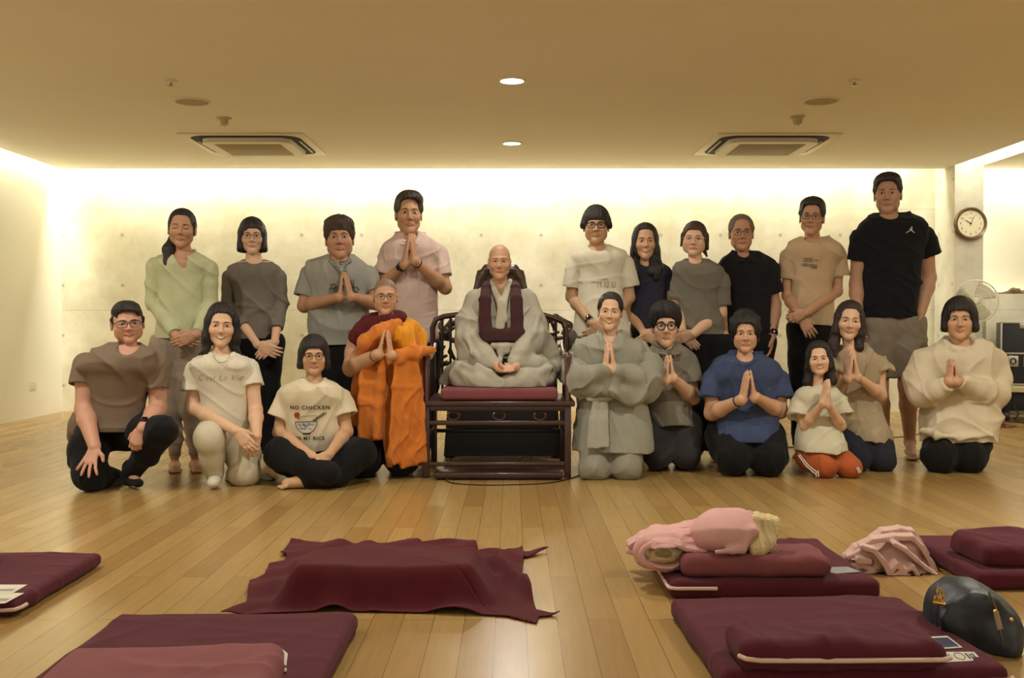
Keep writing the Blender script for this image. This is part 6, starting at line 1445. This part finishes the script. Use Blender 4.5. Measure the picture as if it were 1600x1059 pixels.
def d2(o, g):
    mb = MB(); mb.tube([uv(g, .50+.13*math.cos(t), .5+.36*math.sin(t)) for t in np.linspace(0, 6.28, 22, endpoint=False)], .0009, 6, closed=True); mb.build('ring_mark', M_INK, o)
    quad(o, g, .10, .25, .27, .75, M_GREYI)
    for i in range(3): quad(o, g, .70+.085*i, .16, .75+.085*i, .84-.1*(i % 2), M_INK, 'text_line')
paper('card', [(1478, 1034), (1534, 1031), (1522, 1018), (1464, 1018)], .0635, M_PAPER, 'white card with a ring symbol on the mat beside the bag', d2)
paper('leaflet', [(1300, 896), (1345, 893), (1325, 885), (1292, 886)], .063, mat('grey_leaflet', srgb(150, 150, 150), rough=.4, mottle=.3, mscale=60), 'grey leaflet beside the brown cushion under the blanket')
def d3(o, g): quad(o, g, .2, .2, .85, .45, M_GREYI)
paper('booklet', [(-15, 926), (20, 926), (43, 913), (0, 913)], .0555, M_PAPER, 'upper white booklet on the left edge mat', d3)
paper('booklet', [(-20, 943), (8, 942), (38, 926), (-5, 926)], .0545, M_PAPER, 'lower white booklet on the left edge mat', d3)
# ---- wall clock on the column
Yk = YCOL-.004; c = at(1515, 349.5, Yk); R_ = 25.5/F*Yk
ck = empty('wall_clock', c, 'round wall clock with a bronze rim on the concrete column', 'clock')
MB().lathe((c[0], Yk, c[2]), [(R_*.9, 0), (R_, -.01), (R_, -.03), (R_*.93, -.045), (R_*.84, -.040), (R_*.80, -.026), (R_*.80, -.02)], 48, 'y').build('rim', mat('bronze_rim', srgb(96, 72, 40), rough=.3, coat=.4), ck)
MB().lathe((c[0], Yk, c[2]), [(R_*.81, -.012), (R_*.81, -.024)], 48, 'y').build('dial', mat('dial_white', srgb(226, 218, 190), rough=.5), ck)
yk = Yk-.0255; u = R_/25.5
def txt3(t, x, y, z, size, m, par, name='numeral'):
    b = glyphs(t, size); [setattr(v, 'co', Vector((v.co.x+x, y, v.co.y+z))) for v in b.verts]; me = bpy.data.meshes.new(name); b.to_mesh(me); b.free(); me.materials.append(m); o = bpy.data.objects.new(name, me); COL.objects.link(o); o.parent = par; o.matrix_parent_inverse = par.matrix_basis.inverted(); return o
for i in range(1, 13):
    a = math.radians(90-30*i); txt3(str(i), c[0]+15.8*u*math.cos(a), yk, c[2]+15.8*u*math.sin(a)-1.7*u, 5.2*u, M_INK, ck)
MB().box((c[0]-3*u, yk-.001, c[2]+8.2*u), (c[0]+3*u, yk+.001, c[2]+9.2*u)).build('dial_mark', M_GREYI, ck)
for a, L, wd, nm in ((math.radians(90+57), 10*u, 1.3*u, 'hour_hand'), (math.radians(66), 14*u, .9*u, 'minute_hand'), (math.radians(63+180), 5*u, .5*u, 'second_hand')):
    MB().tube([(c[0]-.15*L*math.cos(a), yk-.003, c[2]-.15*L*math.sin(a)), (c[0]+L*math.cos(a), yk-.003, c[2]+L*math.sin(a))], [wd*.5, wd*.3], 6).build(nm, M_INK, ck)
# ---- pedestal fan behind the kneeling woman in cream
Yn = 8.6; c = at(1524, 471, Yn); Rf = 33/F*Yn; M_FAN = mat('fan_plastic', srgb(225, 220, 200), rough=.35)
fn = empty('pedestal_fan', (c[0], Yn, 0), 'white pedestal fan behind the woman in the cream hooded sweatshirt', 'fan')
cg = Vector(map(float, c)); axd = Vector((-.35, -.93, .05)).normalized(); s1 = axd.cross(Vector((0, 0, 1))).normalized(); s2 = s1.cross(axd)
def ring(rad, off, r, mb): mb.tube([cg+s1*rad*math.cos(t)+s2*rad*math.sin(t)+axd*off for t in np.linspace(0, 2*math.pi, 40, endpoint=False)], r, 6, closed=True)
for sgn, nm in ((1, 'front_grille'), (-1, 'rear_grille')):
    mb = MB(); ring(Rf, .012*sgn, .005, mb); ring(Rf*.66, .055*sgn, .002, mb); ring(Rf*.28, .065*sgn, .003, mb)
    for k in range(56):
        t = 2*math.pi*k/56; dr = s1*math.cos(t)+s2*math.sin(t); mb.tube([cg+dr*Rf*q+axd*o*sgn for q, o in ((.16, .066), (.45, .064), (.75, .05), (.95, .03), (1, .012))], .0013, 4)
    mb.build(nm, M_FAN, fn)
mb = MB()
for k in range(3):
    t0 = 2*math.pi*k/3; gr = []
    for i in range(9):
        q = .15+.75*i/8; row = []
        for j in range(7):
            t = t0+(j/6-.5)*(1.5-.3*q)+.3*q; row.append(mb.bm.verts.new(cg+(s1*math.cos(t)+s2*math.sin(t))*Rf*q+axd*(.022*(j/6-.5)*2)))
        gr.append(row)
    for i in range(8):
        for j in range(6): mb.bm.faces.new((gr[i][j], gr[i+1][j], gr[i+1][j+1], gr[i][j+1]))
o = mb.build('blades', mat('fan_blade', srgb(214, 208, 190), rough=.25, trans=.3), fn); mm = o.modifiers.new('thickness', 'SOLIDIFY'); mm.thickness = .002
for q, w_ in (('hub', .036),): MB().tube([cg+axd*.072, cg+axd*.03, cg-axd*.03], [.02, w_, w_], 20).build(q, M_FAN, fn)
MB().tube([cg-axd*.06, cg-axd*.11, cg-axd*.16], [.05, .055, .035], 20).build('motor_housing', M_FAN, fn)
pb = cg-axd*.12; MB().tube([pb+Vector((0, 0, -.03)), (pb.x, pb.y, .62)], [.02, .019], 14).build('pole', M_FAN, fn); MB().tube([(pb.x, pb.y, .64), (pb.x, pb.y, .04)], .026, 14).build('pole_sleeve', M_FAN, fn)
MB().lathe((pb.x, pb.y, 0), [(.20, 0), (.20, .012), (.16, .028), (.04, .045), (.03, .06)], 36).build('base', M_FAN, fn)
# ---- flight case at the right edge
M_CASE = mat('black_laminate', srgb(18, 20, 28), rough=.4); M_ALU = mat('aluminium', srgb(170, 165, 150), rough=.35, metal=1)
Yq = 9.1; x0, x1 = at(1569, 0, Yq)[0], 5.55; zb, zt_ = at(0, 600, Yq)[2], at(0, 504, Yq)[2]
fc = empty('flight_case', (x0, Yq, zb), 'black flight case with metal edges and latches at the right edge', 'case')
MB().box((x0, Yq, zb), (x1, Yq+.5, zt_), .006).build('case_body', M_CASE, fc)
for (a, b) in (((x0, zt_), (x1, zt_)), ((x0, zb), (x1, zb)), ((x0, zb), (x0, zt_)), ((x1, zb), (x1, zt_)), ((x0, (zb+zt_)/2), (x1, (zb+zt_)/2))): MB().box((min(a[0], b[0])-.008, Yq-.006, min(a[1], b[1])-.008), (max(a[0], b[0])+.008, Yq+.02, max(a[1], b[1])+.008), .002).build('edge_strip', M_ALU, fc)
for px_, py_ in ((1581, 564), (1603, 564)):
    c = at(px_, py_, Yq); MB().box((c[0]-.045, Yq-.010, c[2]-.05), (c[0]+.045, Yq, c[2]+.05), .004).build('latch_plate', M_ALU, fc); MB().tube([(c[0]+.022*math.cos(t), Yq-.014, c[2]+.026*math.sin(t)) for t in np.linspace(0, 6.28, 16, endpoint=False)], .006, 8, closed=True).build('latch', mat('dark_metal', srgb(70, 66, 58), rough=.4, metal=1), fc)
c = at(1595, 508, Yq); MB().box((c[0]-.03, Yq-.014, c[2]-.03), (c[0]+.03, Yq, c[2]+.02), .004).build('latch_plate', M_ALU, fc)
dl = empty('equipment_trolley', (x0, Yq, 0), 'low pale board on dark wheels under the flight case', 'trolley')
MB().box((x0-.10, Yq-.12, zb-.065), (x1, Yq+.5, zb-.012), .006).build('board', mat('pale_board', srgb(190, 176, 136), rough=.6), dl)
for x in (x0+.05, x0+.6):
    for y in (Yq, Yq+.4): MB().lathe((x, y, .045), [(.045, -.02), (.045, .02)], 24, 'x').build('wheel', M_BLACKP, dl)
MB().box((x0+.0, Yq+.02, .09), (x1-.05, Yq+.45, zb-.065), .01).build('undertray', M_CASE, dl)
for o in (fc, dl): o.rotation_euler = (0, 0, math.radians(-21))
rr = random.Random(6)
for i in range(3):
    z0 = [np.array((x0-.05+.12*i+rr.uniform(-.03, .03), Yq-.14+rr.uniform(-.04, .02), zz)) for zz in (zb-.05, .16, .07, .012)]; z0.append(np.array((x0+.15+.2*i, Yq-.25, .008))); z0.append(np.array((x0+.55+.1*i, Yq-.18, .008)))
    cable(z0, .006, ('leftmost', 'middle', 'rightmost')[i]+' of the three black cables hanging below the flight case')
Yb_ = 8.55; x = at(1562, 0, Yb_)[0]
bx1 = MB().box((x-.07, Yb_, 0), (x+.085, Yb_+.2, .045), .006).build('router_box', mat('brown_plastic', srgb(120, 76, 56), rough=.5)); tag(bx1, 'flat brown box on the floor beside the kneeling woman in cream', 'box')
bx2 = MB().box((x-.08, Yb_, .046), (x+.075, Yb_+.2, .078), .006).build('router_box', mat('pale_pink_plastic', srgb(206, 176, 150), rough=.5)); tag(bx2, 'pale flat box stacked on the brown one by the fan', 'box')
cable([(x+.05, Yb_-.01, .03), (x+.12, Yb_-.08, .01), (x+.16, Yb_-.02, .006), (x+.02, Yb_-.12, .006), (x-.14, Yb_-.1, .006)], .004, 'thin brown cable curling around the two flat boxes', mat('brown_cable', srgb(96, 52, 36), rough=.5))
# ---- driftwood on the low wall
f = Fld(); D = lambda x, y: at(x, y, 9.78)
f.chain([D(1559, 459), D(1572, 459), D(1582, 455), D(1592, 458), D(1610, 456), D(1640, 458)], [.012, .020, .026, .022, .026, .02], .02); f.rc(D(1582, 455), D(1592, 452), .018, .008, .02); f.disp(folds(.005, (30, 30, 30), 3, 1)); o = fld_obj(f, 'driftwood', mat('driftwood', srgb(84, 62, 38), rough=.8, mottle=.4, mscale=30), None, .006, 1.176); tag(o, 'length of brown driftwood lying along the low concrete wall', 'driftwood')
# ---- ceiling fittings
def downlight(x, y, label):
    e = empty('downlight', (x, y, ZC), label, 'ceiling light', 'recessed ceiling downlights')
    MB().lathe((x, y, ZC), [(.088, 0), (.088, -.006), (.074, -.010), (.070, -.004)], 40).build('trim_ring', mat('white_trim', srgb(232, 226, 206), rough=.5), e)
    MB().lathe((x, y, ZC), [(.069, -.004), (.069, -.006)], 40).build('lamp_lens', mat('lit_lens', (1, 1, 1, 1), emit=(1, .97, .88, 1), estr=9), e)
for (x, y, p_), lb in zip(DOWN[:2], ('nearer lit round downlight in the middle of the ceiling', 'farther lit round downlight close to the back wall')): downlight(x, y, lb)
M_WH = mat('white_metal', srgb(224, 216, 190), rough=.5)
def cassette(cx, cy, label):
    e = empty('air_conditioner', (cx, cy, ZC), label, 'air conditioner', 'ceiling cassette air conditioners')
    MB().box((cx-.50, cy-.50, ZC-.012), (cx+.50, cy+.50, ZC), .004).build('cover_plate', M_WH, e)
    def rr_(h, r, z, n=8): return [(cx+sx*(h-r)+r*math.cos(a), cy+sy*(h-r)+r*math.sin(a), z) for (sx, sy, a0) in ((1, 1, 0), (-1, 1, 90), (-1, -1, 180), (1, -1, 270)) for a in np.radians(np.linspace(a0, a0+90, n))]
    def slab(h, r, z0, z1, nm, m, h2=None):
        mb = MB(); a = [mb.bm.verts.new(p) for p in rr_(h, r, z0)]; b = [mb.bm.verts.new(p) for p in rr_(h2 or h, r, z1)]; mb.bm.faces.new(a); mb.bm.faces.new(b[::-1])
        for i in range(len(a)): mb.bm.faces.new((a[i], a[(i+1) % len(a)], b[(i+1) % len(a)], b[i]))
        return mb.build(nm, m, e)
    slab(.445, .14, ZC-.012, ZC-.0135, 'air_gap', mat('dark_gap_ac', srgb(34, 24, 18), rough=.8))
    slab(.365, .11, ZC-.0136, ZC-.050, 'centre_panel', M_WH, .365)
    for (ax, ay, bx_, by_) in ((.415, -.2, .415, .3), (-.415, -.2, -.415, .3)): MB().box((cx+min(ax, bx_)-.006, cy+min(ay, by_)-.012, ZC-.020), (cx+max(ax, bx_)+.006, cy+max(ay, by_)+.012, ZC-.0136), .002).build('vane', M_WH, e)
    MB().box((cx-.27, cy-.27, ZC-.052), (cx+.27, cy+.27, ZC-.048), .001).build('intake_grille', mat('grille_tan', srgb(150, 132, 86), rough=.7), e)
cassette(-2.16, 8.42, 'square ceiling cassette air conditioner left of the downlights'); cassette(2.13, 8.42, 'square ceiling cassette air conditioner right of the downlights')
def onceil(px_, py_): return atf(px_, py_, ZC)
for px_, py_, lb in ((300, 158, 'left'), (1283, 157, 'right')):
    c = onceil(px_, py_); e = empty('ceiling_speaker', (c[0], c[1], ZC), 'round flush ceiling speaker on the %s side of the ceiling' % lb, 'speaker', 'round ceiling speakers')
    MB().lathe((c[0], c[1], ZC), [(.125, 0), (.125, -.006), (.112, -.010), (.108, -.006)], 40).build('trim_ring', M_WH, e); MB().lathe((c[0], c[1], ZC), [(.107, -.004), (.107, -.008)], 40).build('grille', mat('speaker_grille', srgb(176, 164, 128), rough=.8), e)
for px_, py_, lb in ((350, 184, 'left'), (1246, 182, 'right')):
    c = onceil(px_, py_); e = empty('smoke_detector', (c[0], c[1], ZC), 'small conical smoke detector in front of the %s air conditioner' % lb, 'detector', 'ceiling smoke detectors')
    MB().lathe((c[0], c[1], ZC), [(.055, 0), (.055, -.008), (.038, -.014), (.034, -.045), (.022, -.058)], 28).build('detector_body', mat('beige_plastic', srgb(186, 172, 130), rough=.5), e); MB().lathe((c[0], c[1], ZC), [(.012, -.058), (.010, -.072)], 12).build('sensor_tip', M_ALU, e)
for px_, py_, lb in ((267, 125, 'left'), (1335, 124, 'right')):
    c = onceil(px_, py_); e = empty('sprinkler', (c[0], c[1], ZC), 'small metal sprinkler head near the %s ceiling speaker' % lb, 'sprinkler', 'ceiling sprinkler heads')
    MB().lathe((c[0], c[1], ZC), [(.042, 0), (.042, -.004), (.020, -.008), (.012, -.02)], 24).build('escutcheon', M_WH, e); MB().lathe((c[0], c[1], ZC), [(.006, -.018), (.006, -.036), (.024, -.038), (.024, -.041)], 16).build('deflector', mat('brass_tip', srgb(150, 120, 60), rough=.3, metal=1), e)
# wall socket on the left wall
c = at(50, 603, F*4.52/750); MB().box((XL, c[1]-.06, c[2]-.04), (XL+.008, c[1]+.06, c[2]+.04), .002).build('wall_socket', M_WH); tag(bpy.data.objects['wall_socket'], 'small white blank socket plate low on the left wall', 'socket')
